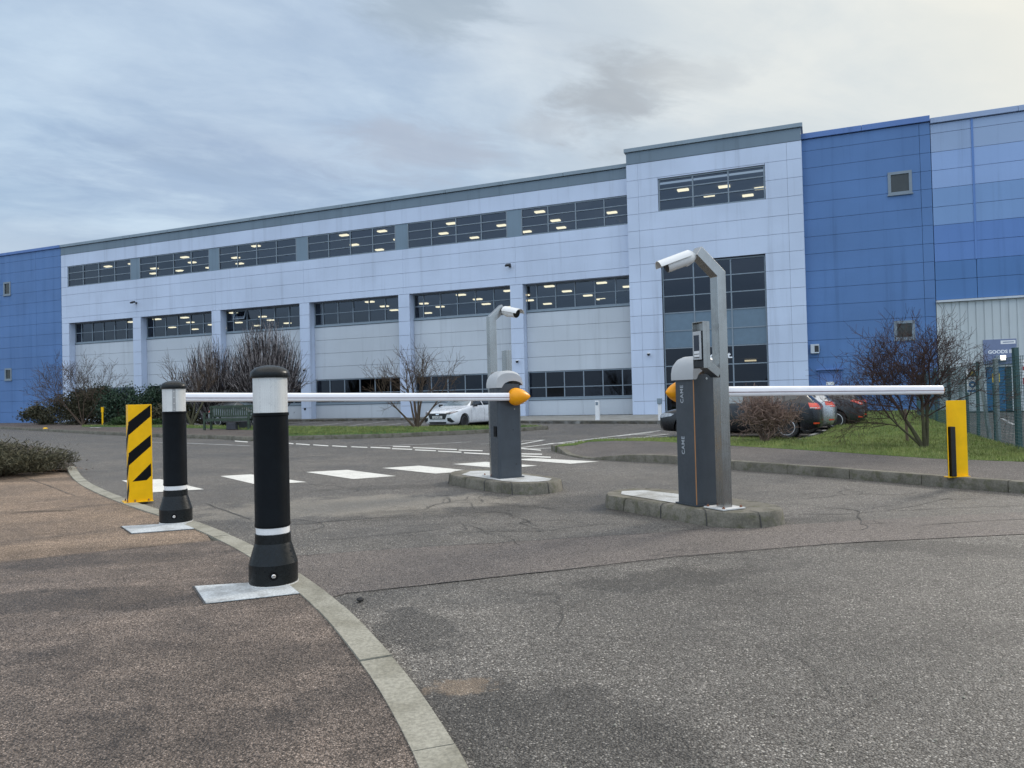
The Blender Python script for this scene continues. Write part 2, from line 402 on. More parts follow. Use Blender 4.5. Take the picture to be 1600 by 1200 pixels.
M = dict(
    road=asphalt('asphalt_road', (0.042, 0.036, 0.030), (0.172, 0.158, 0.142), (0.40, 0.372, 0.335), 135, 0.20, road_stains, 0.66),
    road_pink=asphalt('asphalt_band', (0.05, 0.042, 0.038), (0.190, 0.164, 0.148), (0.44, 0.38, 0.34), 135, 0.15, [], 0.72),
    pave=asphalt('asphalt_footway', (0.034, 0.026, 0.021), (0.158, 0.121, 0.097), (0.42, 0.340, 0.285), 135, 0.30, pave_stains, 0.70, blotch_scale=0.8),
    pave_far=asphalt('asphalt_footway_worn', (0.08, 0.056, 0.037), (0.262, 0.190, 0.135), (0.47, 0.355, 0.265), 135, 0.20, far_pave_stains, 0.78, blotch_scale=0.8),
    pave_right=asphalt('asphalt_footway_right', (0.05, 0.043, 0.039), (0.155, 0.136, 0.123), (0.32, 0.285, 0.26), 130, 0.2, [], 0.75),
    pave_mid=asphalt('asphalt_footway_middle', (0.05, 0.041, 0.034), (0.16, 0.129, 0.107), (0.30, 0.245, 0.21), 130, 0.22, [], 0.75),
    seam=simple('seam_tar', (0.042, 0.039, 0.036), 0.6, var=0.3, scale=20, world=True),
    kerb=concrete('kerb_concrete', (0.30, 0.285, 0.235), (0.13, 0.12, 0.085), 0.55),
    kerb_old=concrete('kerb_concrete_old', (0.17, 0.155, 0.125), (0.055, 0.05, 0.034), 0.75, (0.075, 0.075, 0.035)),
    island=concrete('island_concrete', (0.30, 0.295, 0.275), (0.115, 0.105, 0.08), 0.65, None, 2.2),
    island_new=concrete('fresh_concrete', (0.50, 0.51, 0.51), (0.22, 0.21, 0.18), 0.8, None, 3.0),
    pad=concrete('pad_concrete', (0.50, 0.525, 0.535), (0.25, 0.25, 0.245), 0.75, None, 5.0),
    mark=concrete('road_paint', (0.68, 0.665, 0.615), (0.36, 0.34, 0.31), 0.35, None, 3.0, 0.7),
    mark_worn=concrete('road_paint_worn', (0.58, 0.57, 0.55), (0.16, 0.155, 0.15), 0.75, None, 2.0, 0.75),
    grass=grassm('lawn', (0.090, 0.150, 0.034), (0.150, 0.195, 0.055), (0.150, 0.135, 0.065)),
    grass_far=grassm('verge', (0.050, 0.115, 0.030), (0.072, 0.140, 0.040), (0.07, 0.10, 0.035)),
    blade=leafm('grass_blades', (0.125, 0.178, 0.034), (0.290, 0.295, 0.105)),
    soil=simple('bed_soil', (0.060, 0.045, 0.033), 0.95, var=0.4, scale=6, bump=1.0, bscale=30, world=True),
    litter=leafm('dead_leaves', (0.10, 0.050, 0.025), (0.30, 0.19, 0.11)),
    ground=simple('far_ground', (0.10, 0.10, 0.085), 0.95, var=0.3, scale=0.2, world=True),
    # building
    lilac=cladding('lilac_panel', (0.540, 0.615, 0.758), 0.06),
    bluep=cladding('blue_panel', (0.092, 0.190, 0.400), 0.07),
    bandg=cladding('grey_green_fascia', (0.160, 0.215, 0.265), 0.05),
    copel=cladding('pale_coping', (0.30, 0.38, 0.55), 0.04),
    copb=cladding('blue_coping', (0.11, 0.20, 0.45), 0.04),
    copg=cladding('grey_coping', (0.24, 0.30, 0.35), 0.05),
    spand=cladding('grey_spandrel', (0.175, 0.240, 0.300), 0.05),
    pgrey=cladding('pale_grey_panel', (0.530, 0.568, 0.612), 0.05),
    white_rib=cladding('white_ribbed_sheet', (0.50, 0.54, 0.55), 0.05),
    s1=cladding('stripe_grey_blue', (0.290, 0.385, 0.560), 0.04), s2=cladding('stripe_periwinkle', (0.270, 0.390, 0.640), 0.04),
    s3=cladding('stripe_mid_blue', (0.190, 0.315, 0.550), 0.04), s4=cladding('stripe_strong_blue', (0.112, 0.220, 0.490), 0.04),
    s5=cladding('stripe_deep_blue', (0.080, 0.185, 0.405), 0.04),
    joint=simple('joint_backing', (0.05, 0.06, 0.09), 0.8),  # dark backing sheet seen through the open panel joints
    wframe=simple('window_frame_grey', (0.20, 0.245, 0.29), 0.45, var=0.06),
    gspand=simple('glazed_spandrel', (0.115, 0.175, 0.235), 0.15, var=0.06),
    glass=glass_mat('window_glass'),
    glass_dark=glass_mat('entrance_glass', (0.16, 0.18, 0.20), (0.7, 0.8, 1.0), 0.018),
    room=simple('room_wall', (0.10, 0.105, 0.11), 0.9, var=0.3, scale=0.8),
    roomc=simple('room_ceiling', (0.14, 0.14, 0.135), 0.9, var=0.1, scale=0.8),
    lampw=emit('ceiling_lamp', (1.0, 0.78, 0.45), 3.4),
    lamps=emit('door_lamp', (1.0, 0.97, 0.9), 4.0),
    roof=simple('roof_felt', (0.16, 0.16, 0.165), 0.9),
    signg=simple('sign_grey_blue', (0.165, 0.205, 0.330), 0.5, var=0.06),
    white=simple('white_paint', (0.80, 0.80, 0.80), 0.45, var=0.05),
    offw=simple('white_letters', (0.85, 0.86, 0.88), 0.5, var=0.02),
    tealdoor=simple('teal_door', (0.012, 0.120, 0.270), 0.4, var=0.1),
    slat=simple('dark_green_slats', (0.015, 0.05, 0.06), 0.5, var=0.2),
    red=simple('sign_red', (0.42, 0.035, 0.045), 0.5, var=0.1),
    signy=simple('sign_yellow', (0.70, 0.50, 0.05), 0.5, var=0.1),
    signb=simple('sign_blue', (0.03, 0.13, 0.32), 0.5, var=0.1),
    black=simple('black_paint', (0.004, 0.004, 0.005), 0.5, var=0.2, spec=0.15),
    fence=simple('fence_green', (0.035, 0.085, 0.085), 0.5, var=0.2),
    fenceg=simple('fence_galvanised', (0.24, 0.27, 0.27), 0.55, var=0.2),
    # barriers
    cab=simple('cabinet_grey', (0.052, 0.062, 0.074), 0.42, var=0.12, scale=6, bump=0.15, bscale=300),
    hood=simple('hood_light_grey', (0.46, 0.47, 0.48), 0.42, var=0.05),
    orange=simple('orange_plastic', (0.93, 0.36, 0.005), 0.42, var=0.09, spec=0.35),
    seamo=simple('orange_trim', (0.42, 0.20, 0.08), 0.5, var=0.15),
    arm=simple('white_arm', (0.92, 0.90, 0.92), 0.4, var=0.05, coat=0.0),
    armline=simple('arm_groove', (0.20, 0.12, 0.14), 0.5, var=0.1),
    lettr=simple('pale_letters', (0.42, 0.45, 0.48), 0.5, var=0.02),
    steel=steel('brushed_steel', (0.37, 0.37, 0.365), 0.24),
    steel_plate=simple('pale_base_plate', (0.60, 0.59, 0.57), 0.5, var=0.12),
    chrome=simple('bolt_metal', (0.75, 0.75, 0.76), 0.2, 1.0),
    rust=simple('rusty_bolt', (0.20, 0.08, 0.04), 0.7, var=0.3, scale=30),
    yellow=simple('yellow_enamel', (0.93, 0.51, 0.002), 0.4, var=0.09, coat=0.0, rvar=0.1, spec=0.25),
    rubber=simple('black_rubber', (0.007, 0.007, 0.008), 0.6, var=0.25, scale=10, bump=0.2, bscale=150),
    bollard=simple('bollard_black', (0.0045, 0.006, 0.008), 0.45, var=0.2, scale=8, bump=0.12, bscale=220, rvar=0.1, spec=0.12),
    bollard_cap=simple('bollard_cap_black', (0.0065, 0.0085, 0.0095), 0.36, var=0.25, scale=14, bump=0.1, bscale=160, rvar=0.12, spec=0.3),
    camw=simple('camera_white', (0.78, 0.77, 0.75), 0.35, var=0.04),
    lens=simple('camera_lens', (0.01, 0.011, 0.014), 0.08, var=0.1),
    screen=simple('dark_keypad', (0.012, 0.018, 0.035), 0.2, var=0.1),
    dark=simple('dark_plastic', (0.02, 0.022, 0.025), 0.5, var=0.1),
    # cars
    carwhite=paintm('car_white', (0.80, 0.81, 0.83)), carblack=paintm('car_black', (0.006, 0.007, 0.010), 0.3, 0.0, 0.2),
    carsilver=paintm('car_silver', (0.42, 0.43, 0.44), 0.3, 0.6), cargrey=paintm('car_grey', (0.030, 0.032, 0.036), 0.3, 0.2, 0.4),
    carred=paintm('car_dark_red', (0.035, 0.010, 0.012), 0.25, 0.2), carnavy=paintm('car_navy', (0.012, 0.022, 0.05), 0.25, 0.2),
    cargreen=paintm('car_pewter', (0.16, 0.17, 0.17), 0.3, 0.4),
    carglass=simple('car_glass', (0.020, 0.026, 0.030), 0.05, var=0.1, spec=0.8),
    carglass_pale=simple('car_glass_pale', (0.16, 0.20, 0.22), 0.05, var=0.3, spec=0.8, scale=3),
    tyre=simple('tyre', (0.016, 0.016, 0.016), 0.75, var=0.2), rim=simple('alloy_rim', (0.62, 0.62, 0.63), 0.35, 0.3),
    rimdark=simple('dark_rim', (0.14, 0.14, 0.145), 0.35, 0.8),
    arch=simple('wheel_arch_liner', (0.008, 0.008, 0.008), 0.9),
    tail=simple('tail_light_red', (0.80, 0.075, 0.03), 0.12, var=0.25, scale=14, coat=0.8), tailw=simple('tail_light_clear', (0.65, 0.55, 0.52), 0.12, coat=0.8),
    head=simple('headlight_lens', (0.32, 0.34, 0.37), 0.08, var=0.35, scale=14, coat=0.9), headd=simple('headlight_dark', (0.035, 0.038, 0.045), 0.08, var=0.4, scale=20, coat=0.9),
    plate_w=simple('plate_white', (0.70, 0.70, 0.69), 0.45, var=0.03), plate_y=simple('plate_yellow', (0.72, 0.52, 0.06), 0.45),
    # wood and plants
    bench=simple('bench_green_wood', (0.040, 0.062, 0.040), 0.7, var=0.35, scale=12),
    stone=simple('grey_block', (0.045, 0.047, 0.055), 0.8, var=0.25, scale=8),
    wood=simple('stake_wood', (0.14, 0.10, 0.07), 0.85, var=0.3),
    bark_red=barkm('bark_red', (0.030, 0.018, 0.016), (0.085, 0.050, 0.042)),
    bark_grey=barkm('bark_grey', (0.04, 0.034, 0.036), (0.52, 0.47, 0.46)),
    bark_broom=broomm(),
    bark_brown=barkm('bark_brown', (0.040, 0.028, 0.020), (0.150, 0.105, 0.075)),
    bark_bush=barkm('bark_bush', (0.060, 0.036, 0.030), (0.36, 0.25, 0.20)),
    bark_moss=barkm('bark_mossy', (0.040, 0.038, 0.022), (0.115, 0.105, 0.060)),
    juniper=leafm('juniper_sprays', (0.032, 0.032, 0.018), (0.130, 0.118, 0.070), 0.7),
    evergreen=leafm('evergreen_leaves', (0.012, 0.030, 0.018), (0.055, 0.092, 0.052), 0.5),
    evergreen2=leafm('brown_green_leaves', (0.026, 0.032, 0.016), (0.115, 0.100, 0.058), 0.6),
    mound=leafm('low_green_leaves', (0.025, 0.055, 0.016), (0.060, 0.105, 0.034), 0.6),
)

# ------------------------------------------------------------------ sky and sun
SUN_AZ, SUN_EL = radians(52), radians(27)       # azimuth measured from +Y towards +X
sund = Vector((sin(SUN_AZ)*cos(SUN_EL), cos(SUN_AZ)*cos(SUN_EL), sin(SUN_EL)))
world = bpy.data.worlds.new('World'); scene.world = world; world.use_nodes = True
w = NT(world)
bg = w.n['Background']; out = w.n['World Output']
sky = w.node('ShaderNodeTexSky'); sky.sky_type = 'NISHITA'; sky.sun_disc = False
sky.sun_elevation = SUN_EL; sky.sun_rotation = SUN_AZ; sky.altitude = 0; sky.air_density = 1.0; sky.dust_density = 1.5
w.put(bg, 'Color', sky.outputs[0]); bg.inputs['Strength'].default_value = 0.08
d = w.vmath('NORMALIZE', w.node('ShaderNodeTexCoord').outputs['Generated'])
sx = w.node('ShaderNodeSeparateXYZ', i0=d)
zz = w.math('MAXIMUM', sx.outputs[2], 0.0)
inv = w.math('DIVIDE', 1.0, w.math('ADD', zz, 0.16))
cp = w.node('ShaderNodeCombineXYZ', i0=w.math('MULTIPLY', sx.outputs[0], inv), i1=w.math('MULTIPLY', sx.outputs[1], inv), i2=0.0)
rotn = w.node('ShaderNodeVectorRotate'); rotn.rotation_type = 'Z_AXIS'; w.put(rotn, 'Vector', cp.outputs[0]); rotn.inputs['Angle'].default_value = radians(-25)
cps = w.vmath('MULTIPLY', rotn, (0.70, 1.15, 1.0))
n1 = w.noise(cps, 0.85, 7, 0.58, 0.7)
n2 = w.noise(w.vmath('ADD', cps, (3.1, 7.7, 0)), 1.9, 6, 0.6, 0.5)
n4 = w.noise(w.vmath('ADD', cps, (1.3, 4.4, 0)), 6.5, 6, 0.62, 0.4)
n3 = w.noise(w.vmath('ADD', cps, (11.3, 2.9, 0)), 0.42, 4, 0.5, 0.3)
sd = w.vmath('DOT_PRODUCT', d, tuple(sund))
glow = w.ramp(sd, 0.50, 0.955)
core = w.ramp(sd, 0.90, 1.0)
cool_a, cool_b, pink = (0.385, 0.520, 0.705), (0.61, 0.750, 0.895), (0.565, 0.60, 0.69)
cool = w.mix(w.math('ADD', w.math('MULTIPLY', w.ramp(n1, 0.38, 0.64), 0.72), w.math('ADD', w.ramp(n2, 0.42, 0.68, -0.14, 0.28), w.ramp(n4, 0.35, 0.7, -0.10, 0.16))), cool_a, cool_b)
cool = w.mix(w.math('MULTIPLY', w.ramp(n3, 0.44, 0.66), 0.5), cool, pink)
warm = w.mix(w.math('ADD', w.math('MULTIPLY', w.ramp(n1, 0.36, 0.64), 0.7), w.ramp(n2, 0.42, 0.68, -0.1, 0.3)), (0.70, 0.755, 0.77), (0.92, 0.92, 0.86))
cl = w.mix(glow, cool, warm)
cl = w.mix(w.math('MULTIPLY', core, 0.6), cl, (1.05, 0.98, 0.80))
hz = w.ramp(sx.outputs[2], 0.32, 0.04)
cl = w.mix(w.math('MULTIPLY', hz, 0.5), cl, w.mix(glow, (0.66, 0.82, 0.92), (0.93, 0.93, 0.86)))
# one darker cloud drifting in front of the bright part, and thin scud
def skydir(px, py):
    v = _f*FPX + RT*(px-800) + UP*(600-py); return v.normalized()
def blob(px, py, rad, sx_, sy_):
    c = skydir(px, py); rt_ = Vector((c.y, -c.x, 0)).normalized(); up_ = rt_.cross(c)
    df = w.vmath('SUBTRACT', d, tuple(c))
    a = w.math('DIVIDE', w.vmath('DOT_PRODUCT', df, tuple(rt_)), rad*sx_); b_ = w.math('DIVIDE', w.vmath('DOT_PRODUCT', df, tuple(up_)), rad*sy_)
    l = w.math('SQRT', w.math('ADD', w.math('MULTIPLY', a, a), w.math('MULTIPLY', b_, b_)))
    l = w.math('ADD', l, w.math('ADD', w.math('MULTIPLY', w.math('SUBTRACT', n2, 0.5), 2.6), w.math('MULTIPLY', w.math('SUBTRACT', n4, 0.5), 2.2)))
    return w.ramp(l, 1.15, 0.1)
for px, py, rad, ax, ay, colr, am in ((965, 150, 0.085, 1.15, 0.6, (0.42, 0.46, 0.505), 0.80), (640, 235, 0.10, 1.3, 0.45, (0.47, 0.50, 0.58), 0.5), (670, 15, 0.07, 1.3, 0.6, (0.34, 0.42, 0.50), 0.55), (860, 195, 0.06, 1.2, 0.4, (0.46, 0.50, 0.56), 0.45), (1100, 120, 0.07, 1.5, 0.4, (0.62, 0.66, 0.68), 0.5), (330, 300, 0.13, 1.6, 0.5, (0.33, 0.44, 0.63), 0.4)):
    cl = w.mix(w.math('MULTIPLY', blob(px, py, rad, ax, ay), am), cl, colr)
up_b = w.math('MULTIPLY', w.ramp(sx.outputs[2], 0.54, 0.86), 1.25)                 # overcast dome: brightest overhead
back = w.math('MULTIPLY', w.math('MULTIPLY', w.ramp(sx.outputs[1], 0.05, -0.65), w.ramp(sx.outputs[2], 0.0, 0.22)), 1.05)   # brightening added to the unseen sky behind the camera, lights the facade
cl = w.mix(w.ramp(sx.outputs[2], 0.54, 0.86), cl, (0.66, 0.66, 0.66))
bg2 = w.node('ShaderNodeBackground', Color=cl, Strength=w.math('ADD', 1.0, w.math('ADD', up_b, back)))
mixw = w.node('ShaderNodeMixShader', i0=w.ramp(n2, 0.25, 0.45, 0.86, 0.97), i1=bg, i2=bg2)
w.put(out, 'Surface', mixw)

sl = bpy.data.lights.new('sun', 'SUN'); sl.energy = 2.0; sl.angle = radians(11); sl.color = (1.0, 0.93, 0.82)
so = bpy.data.objects.new('sun', sl); COL.objects.link(so)
so.rotation_euler = (-sund).to_track_quat('-Z', 'Y').to_euler()
so.location = sund*60

scene.view_settings.view_transform = 'Standard'; scene.view_settings.look = 'None'
scene.view_settings.exposure = 0.0; scene.view_settings.gamma = 1.0

# ------------------------------------------------------------------ ground, roads, pavements
def structure(name, mb, mat, smooth=None, bevel=0, **kw):
    return mb.build(name, mat, None, smooth, bevel, kind='structure', **kw)

m = MB(); m.sheet([(-600, -300), (600, -300), (600, 900), (-600, 900)], -0.03); structure('ground', m, M['ground'])
m = MB()
nx, ny = 40, 40
m.sheet([(-75, -12), (45, -12), (45, 62), (-75, 62)], 0.0); structure('road', m, M['road'])

ZP = 0.127                                 # raised footways
ZL = 0.025                                 # dropped footway on the left
def dense(pts, step=0.25):
    r = []
    for a, b in zip(pts, pts[1:]):
        n = max(1, int((b-a).length/step))
        r += [a.lerp(b, i/n) for i in range(n)]
    return r + [pts[-1]]
def smooth_path(pts, it=2):
    for _ in range(it):
        q = [pts[0]]
        for a, b in zip(pts, pts[1:]): q += [a.lerp(b, .25), a.lerp(b, .75)]
        pts = q + [pts[-1]]
    return pts
def kerb(name, path, width, z_of, mat, block=0.914, side=1, z0=-0.02):
    """concrete kerb blocks laid along a path, 6 mm joints; side=1 puts the width on the left of the path"""
    L = [0.0]
    for a, b in zip(path, path[1:]): L.append(L[-1] + (b-a).length)
    def at(s):
        for i in range(len(L)-1):
            if s <= L[i+1] or i == len(L)-2:
                t = (s-L[i])/max(1e-6, L[i+1]-L[i]); p = path[i].lerp(path[i+1], t); d = (path[i+1]-path[i]).normalized(); return p, Vector((-d.y, d.x, 0))*side
    mb = MB(); s = 0.0
    while s < L[-1]-0.05:
        e = min(s+block, L[-1]); k = max(2, int((e-s)/0.16))
        vs = []
        jit = RNG.uniform(-0.004, 0.004)
        for i in range(k+1):
            ss = s+0.004+(e-s-0.008)*i/k; p, nrm = at(ss); zt = z_of(ss/L[-1])+jit
            a = p+nrm*0.012; b = p+nrm*width
            vs += [(p.x, p.y, z0), (p.x, p.y, zt-0.02), (a.x, a.y, zt), (b.x, b.y, zt), (b.x, b.y, z0)]
        fs = []
        for i in range(k):
            for j in range(4): fs.append((i*5+j, (i+1)*5+j, (i+1)*5+j+1, i*5+j+1))
        fs += [(0,1,2,3,4), tuple(k*5+j for j in (4,3,2,1,0))]
        mb.add(vs, fs); s = e
    return structure(name, mb, mat, smooth=35)

# left footway: outer (road side) and inner edge of the dropped kerb
outer = GL([(118,733),(133,750),(169.5,769),(240,794),(297.5,810),(391.7,848),(462.5,890),(540,945),(630,1040),(675,1100),(740,1200)], ZL)
o_last = outer[-1]
outer += [Vector((0.00, 1.75, ZL)), Vector((0.10, 1.0, ZL)), Vector((0.16, 0.0, ZL)), Vector((0.18, -4.0, ZL))]
outer = smooth_path(outer, 2)
kw_ = 0.15
inner = []
for i, p in enumerate(outer):
    a = outer[max(0, i-1)]; b = outer[min(len(outer)-1, i+1)]; dd = (b-a).normalized(); inner.append(p + Vector((dd.y, -dd.x, 0))*kw_)
kerb('kerb_left', outer, kw_, lambda s: ZL+0.008 + 0.05*max(0, 1-s*9), M['kerb'], side=-1)
split = G(330, 845, ZL)
near = [p for p in inner if p.y <= split.y]; far = [p for p in inner if p.y >= split.y]
spt = GL([(330,845),(175,860),(0,879),(-400,920)], ZL)
m = MB(); m.prism([(p.x, p.y) for p in near] + [(-9, -4), (-9, 4.0)] + [(p.x, p.y) for p in spt[::-1][1:]], -0.02, ZL); structure('pavement_near', m, M['pave'])
bedl = GL([(106,737),(50,738),(-30,741),(-300,748)], ZL)
m = MB(); m.prism([(p.x, p.y) for p in far] + [(p.x, p.y) for p in spt[:-1]] + [(-14, 5.6), (-16, 11.0)] + [(p.x, p.y) for p in bedl[::-1]], -0.02, ZL-0.003); structure('pavement_far', m, M['pave_far'])
bed = [G(118,733), G(104,718), G(70,703), G(0,692), G(-300,690), G(-500,745), G(-30,742), G(106,738)]
m = MB(); m.prism([(p.x, p.y) for p in bed], -0.02, 0.05); structure('planting_bed', m, M['soil'])

# seams and tar joints (thin wandering strips)
def strip(mb, pts, w, z, wob=0.012):
    pts = dense(pts, 0.12); r = random.Random(len(pts)+int(pts[0].x*100))
    L = []; off = 0
    for i, p in enumerate(pts):
        a = pts[max(0, i-1)]; b = pts[min(len(pts)-1, i+1)]; dd = (b-a).normalized(); nn = Vector((-dd.y, dd.x, 0))
        off = off*0.8 + r.uniform(-wob, wob); ww = w*r.uniform(0.5, 1.3)/2
        L.append((p+nn*(off-ww), p+nn*(off+ww)))
    for (a, b), (c, d_) in zip(L, L[1:]): mb.quad((a.x,a.y,z),(c.x,c.y,z),(d_.x,d_.y,z),(b.x,b.y,z))
band = GL([(445,880),(462,869),(620,858),(800,847),(1040,832),(1110,826),(1260,819),(1440,808),(1700,796),(1700,830),(1500,840),(1300,850),(1050,871),(800,900),(660,915),(545,927),(512,936)])
m = MB(); m.sheet([(p.x, p.y) for p in band], 0.004); structure('asphalt_band', m, M['road_pink'])
m = MB()
strip(m, GL([(545,927),(660,915),(800,900),(1050,871),(1170,862)]), 0.008, 0.006)
strip(m, GL([(1185,860),(1300,850),(1390,845)]), 0.005, 0.006)
strip(m, GL([(462,870),(620,858),(800,847.5),(1040,832),(1105,826)]), 0.008, 0.0085)
strip(m, GL([(450,821),(550,812),(650,805)]), 0.012, 0.006)
strip(m, GL([(1234,804),(1315,804),(1386,799),(1600,790)]), 0.010, 0.006)
strip(m, GL([(1386,798),(1440,788),(1481,778)]), 0.010, 0.0065)
strip(m, GL([(320,787),(350,798),(390,812)]), 0.012, 0.006)
strip(m, GL([(1440,822),(1520,816),(1640,810)]), 0.014, 0.009)
strip(m, GL([(500,845),(590,838),(700,826)]), 0.008, 0.006, 0.03)
strip(m, GL([(640,822),(720,815),(760,830),(840,824)]), 0.008, 0.006, 0.03)
rc = random.Random(44)
def crack(p, a, L, w_, lev):
    pts = [p]; 
    for i in range(max(3, int(L/0.10))):
        a += rc.gauss(0, 0.33); p = p + Vector((cos(a), sin(a), 0))*0.10; pts.append(p)
        if lev < 2 and rc.random() < 0.16: crack(p, a + rc.choice((-1, 1))*rc.uniform(.6, 1.3), L*rc.uniform(.25, .6), w_*0.75, lev+1)
    strip(m, pts, w_, 0.0062 + 0.0004*lev, 0.004)
for px, py, a, L, w_ in ((600, 800, .3, 2.2, .010), (700, 835, .1, 1.8, .009), (540, 770, .4, 1.5, .010), (760, 800, -.4, 1.2, .009), (1010, 870, .5, .9, .006), (1330, 830, .2, 1.6, .009), (1240, 780, -.2, 1.6, .010), (1000, 745, -.3, 1.4, .012), (480, 830, .2, .9, .008), (1150, 1010, .4, .8, .004), (870, 985, 1.1, .7, .004), (640, 760, .1, 2.0, .012)):
    crack(G(px, py), a, L, w_, 0)
structure('asphalt_seams', m, M['seam'])
m = MB(); strip(m, [p + Vector((0,0,0)) for p in spt], 0.012, ZL+0.004, 0.004)
strip(m, GL([(30,742),(120,776),(150,770)], ZL), 0.01, ZL+0.002, 0.006); structure('pavement_seam', m, M['seam'])

# right footway and its kerb
kr = GL([(861,704),(902,717),(968,720.7),(1056,724.6),(1144,733.6),(1277,744.5),(1391,754),(1524,766),(1600,771.6)])
kr += [kr[-1] + (kr[-1]-kr[-2]).normalized()*1.5, kr[-1] + (kr[-1]-kr[-2]).normalized()*4.0, Vector((9.0, 3.0, 0))]
kr = smooth_path(kr, 2)
def zk(s):
    if s < 0.04: return ZP-0.01
    if s < 0.09: return ZP-0.01 - (s-0.04)/0.05*0.09
    if s < 0.16: return 0.03
    if s < 0.22: return 0.03 + (s-0.16)/0.06*(ZP-0.03)
    return ZP
kerb('kerb_right', kr, 0.13, zk, M['kerb_old'], side=1)
kri = []
for i, p in enumerate(kr):
    a = kr[max(0, i-1)]; b = kr[min(len(kr)-1, i+1)]; dd = (b-a).normalized(); kri.append(p + Vector((-dd.y, dd.x, 0))*0.13)
# footway surface dips to the dropped kerb: a ruled sheet from kerb back edge to grass edge
pb = GL([(868,697),(900,695),(920,690),(960,688.5),(1018,689),(1144,696),(1315,706.5),(1457,716),(1600,721),(1750,729)], ZP)
pb += [Vector((11.5, 4.0, ZP))]
def resample(pts, n):
    L = [0.0]
    for a, b in zip(pts, pts[1:]): L.append(L[-1]+(b-a).length)
    r = []
    for k in range(n):
        s = L[-1]*k/(n-1); i = 0
        while i < len(L)-2 and L[i+1] < s: i += 1
        r.append(pts[i].lerp(pts[i+1], min(1, (s-L[i])/max(1e-6, L[i+1]-L[i]))))
    return r
NRS = 60
ka = resample(kri, NRS); kb = resample(pb, NRS)
m = MB(); vs = []; fs = []
for i in range(NRS):
    za = zk(i/(NRS-1)) - 0.006
    for j in range(6):
        t = j/5; p = ka[i].lerp(kb[i], t); vs.append((p.x, p.y, za + (ZP-0.004-za)*min(1, t*1.6)))
for i in range(NRS-1):
    for j in range(5): fs.append((i*6+j, (i+1)*6+j, (i+1)*6+j+1, i*6+j+1))
m.add(vs, fs); structure('pavement_right', m, M['pave_right'], smooth=60)

lawn = GL([(936,687.3),(1000,684.5),(1060,683.5),(1150,684.5),(1250,686),(1285,678),(1300,668),(1325,655)], ZP)
BO = Vector((0, DIST, 0)); EU = Vector((cos(YAW), sin(YAW), 0)); EN = Vector((sin(YAW), -cos(YAW), 0))
def FP(u, t, z): return BO + EU*(u*K) + EN*(t*K) + Vector((0, 0, z*K))
lawn += [FP(13.0, 0.02, 0), FP(18.2, 0.02, 0)]
lawn += [Vector((9.95, 16.5, 0)), Vector((8.75, 13.55, 0)), Vector((8.05, 11.6, 0)), Vector((8.6, 9.6, 0)), Vector((9.6, 6.0, 0))]
lawn += [p for p in pb[:-1][::-1] if p.y < 15.5 or p.x < 3]
def lawn_mesh(poly, z, amp, step, name, mat, seed):
    """gently uneven turf sheet with skirts"""
    bm = bmesh.new(); f = bm.faces.new([bm.verts.new((p[0], p[1], z)) for p in poly])
    bm.normal_update()
    if f.normal.z < 0: f.normal_flip()
    bmesh.ops.triangulate(bm, faces=bm.faces[:])
    for _ in range(7):
        es = [e for e in bm.edges if e.calc_length() > step]
        if not es: break
        bmesh.ops.subdivide_edges(bm, edges=es, cuts=1)
        bmesh.ops.triangulate(bm, faces=bm.faces[:])
    r = random.Random(seed)
    bnd = {v for e in bm.edges if e.is_boundary for v in e.verts}
    for v in bm.verts:
        if v not in bnd:
            v.co.z += amp*(0.5+0.5*sin(v.co.x*2.1+1)*cos(v.co.y*1.7)+0.3*sin(v.co.x*6+v.co.y*5)) + 0.012
    ext = bmesh.ops.extrude_edge_only(bm, edges=[e for e in bm.edges if e.is_boundary])
    for g in ext['geom']:
        if isinstance(g, bmesh.types.BMVert): g.co.z = -0.02
    me = bpy.data.meshes.new(name); bm.to_mesh(me); bm.free()
    o = link(name, me, mat); o['kind'] = 'structure'; return o
lawn_o = lawn_mesh(lawn, ZP, 0.02, 0.5, 'lawn', M['grass'], 1)

# far footway, verge and kerb beyond the cross road
mk = GL([(-120,665),(0,670),(196,681.5),(286,685),(345,686),(387,690),(446,688),(500,686.7),(605,684.5),(680,681),(762,677),(819,673.7),(845,671.8)]) + [Vector((1.22, 25.55, 0)), Vector((1.20, 25.95, 0)), Vector((0.7, 26.2, 0))]
mk = smooth_path(mk, 2)
kerb('kerb_middle', mk, 0.14, lambda s: ZP, M['kerb_old'], side=1)
mki = []
for i, p in enumerate(mk):
    a = mk[max(0, i-1)]; b = mk[min(len(mk)-1, i+1)]; dd = (b-a).normalized(); mki.append(p + Vector((-dd.y, dd.x, 0))*0.14)
mback = [Vector((0.6, 26.2, ZP))] + GL([(760,665.4),(680,666.6),(446,666.4),(200,662.3),(0,659.5),(-120,658)], ZP)
m = MB(); m.prism([(p.x, p.y) for p in mki + mback], -0.02, ZP-0.006); structure('pavement_middle', m, M['pave_mid'])
vf = [p + (mki[k]-mk[k]).normalized()*0.03 for k, p in enumerate(mki) if p.x > -6.9 and p.x < 0.85 and p.y < 25.2]
verge = GL([(128,666.6),(250,667.6),(330,669.5),(400,672)], ZP) + vf + [Vector((0.98, 25.5, ZP)), Vector((0.9, 25.8, ZP)), Vector((0.5, 26.0, ZP))] + GL([(760,666.0),(680,667.2),(446,667),(300,664.9),(128,664.6)], ZP)
verge_o = lawn_mesh(verge, ZP, 0.02, 0.8, 'verge', M['grass_far'], 2)

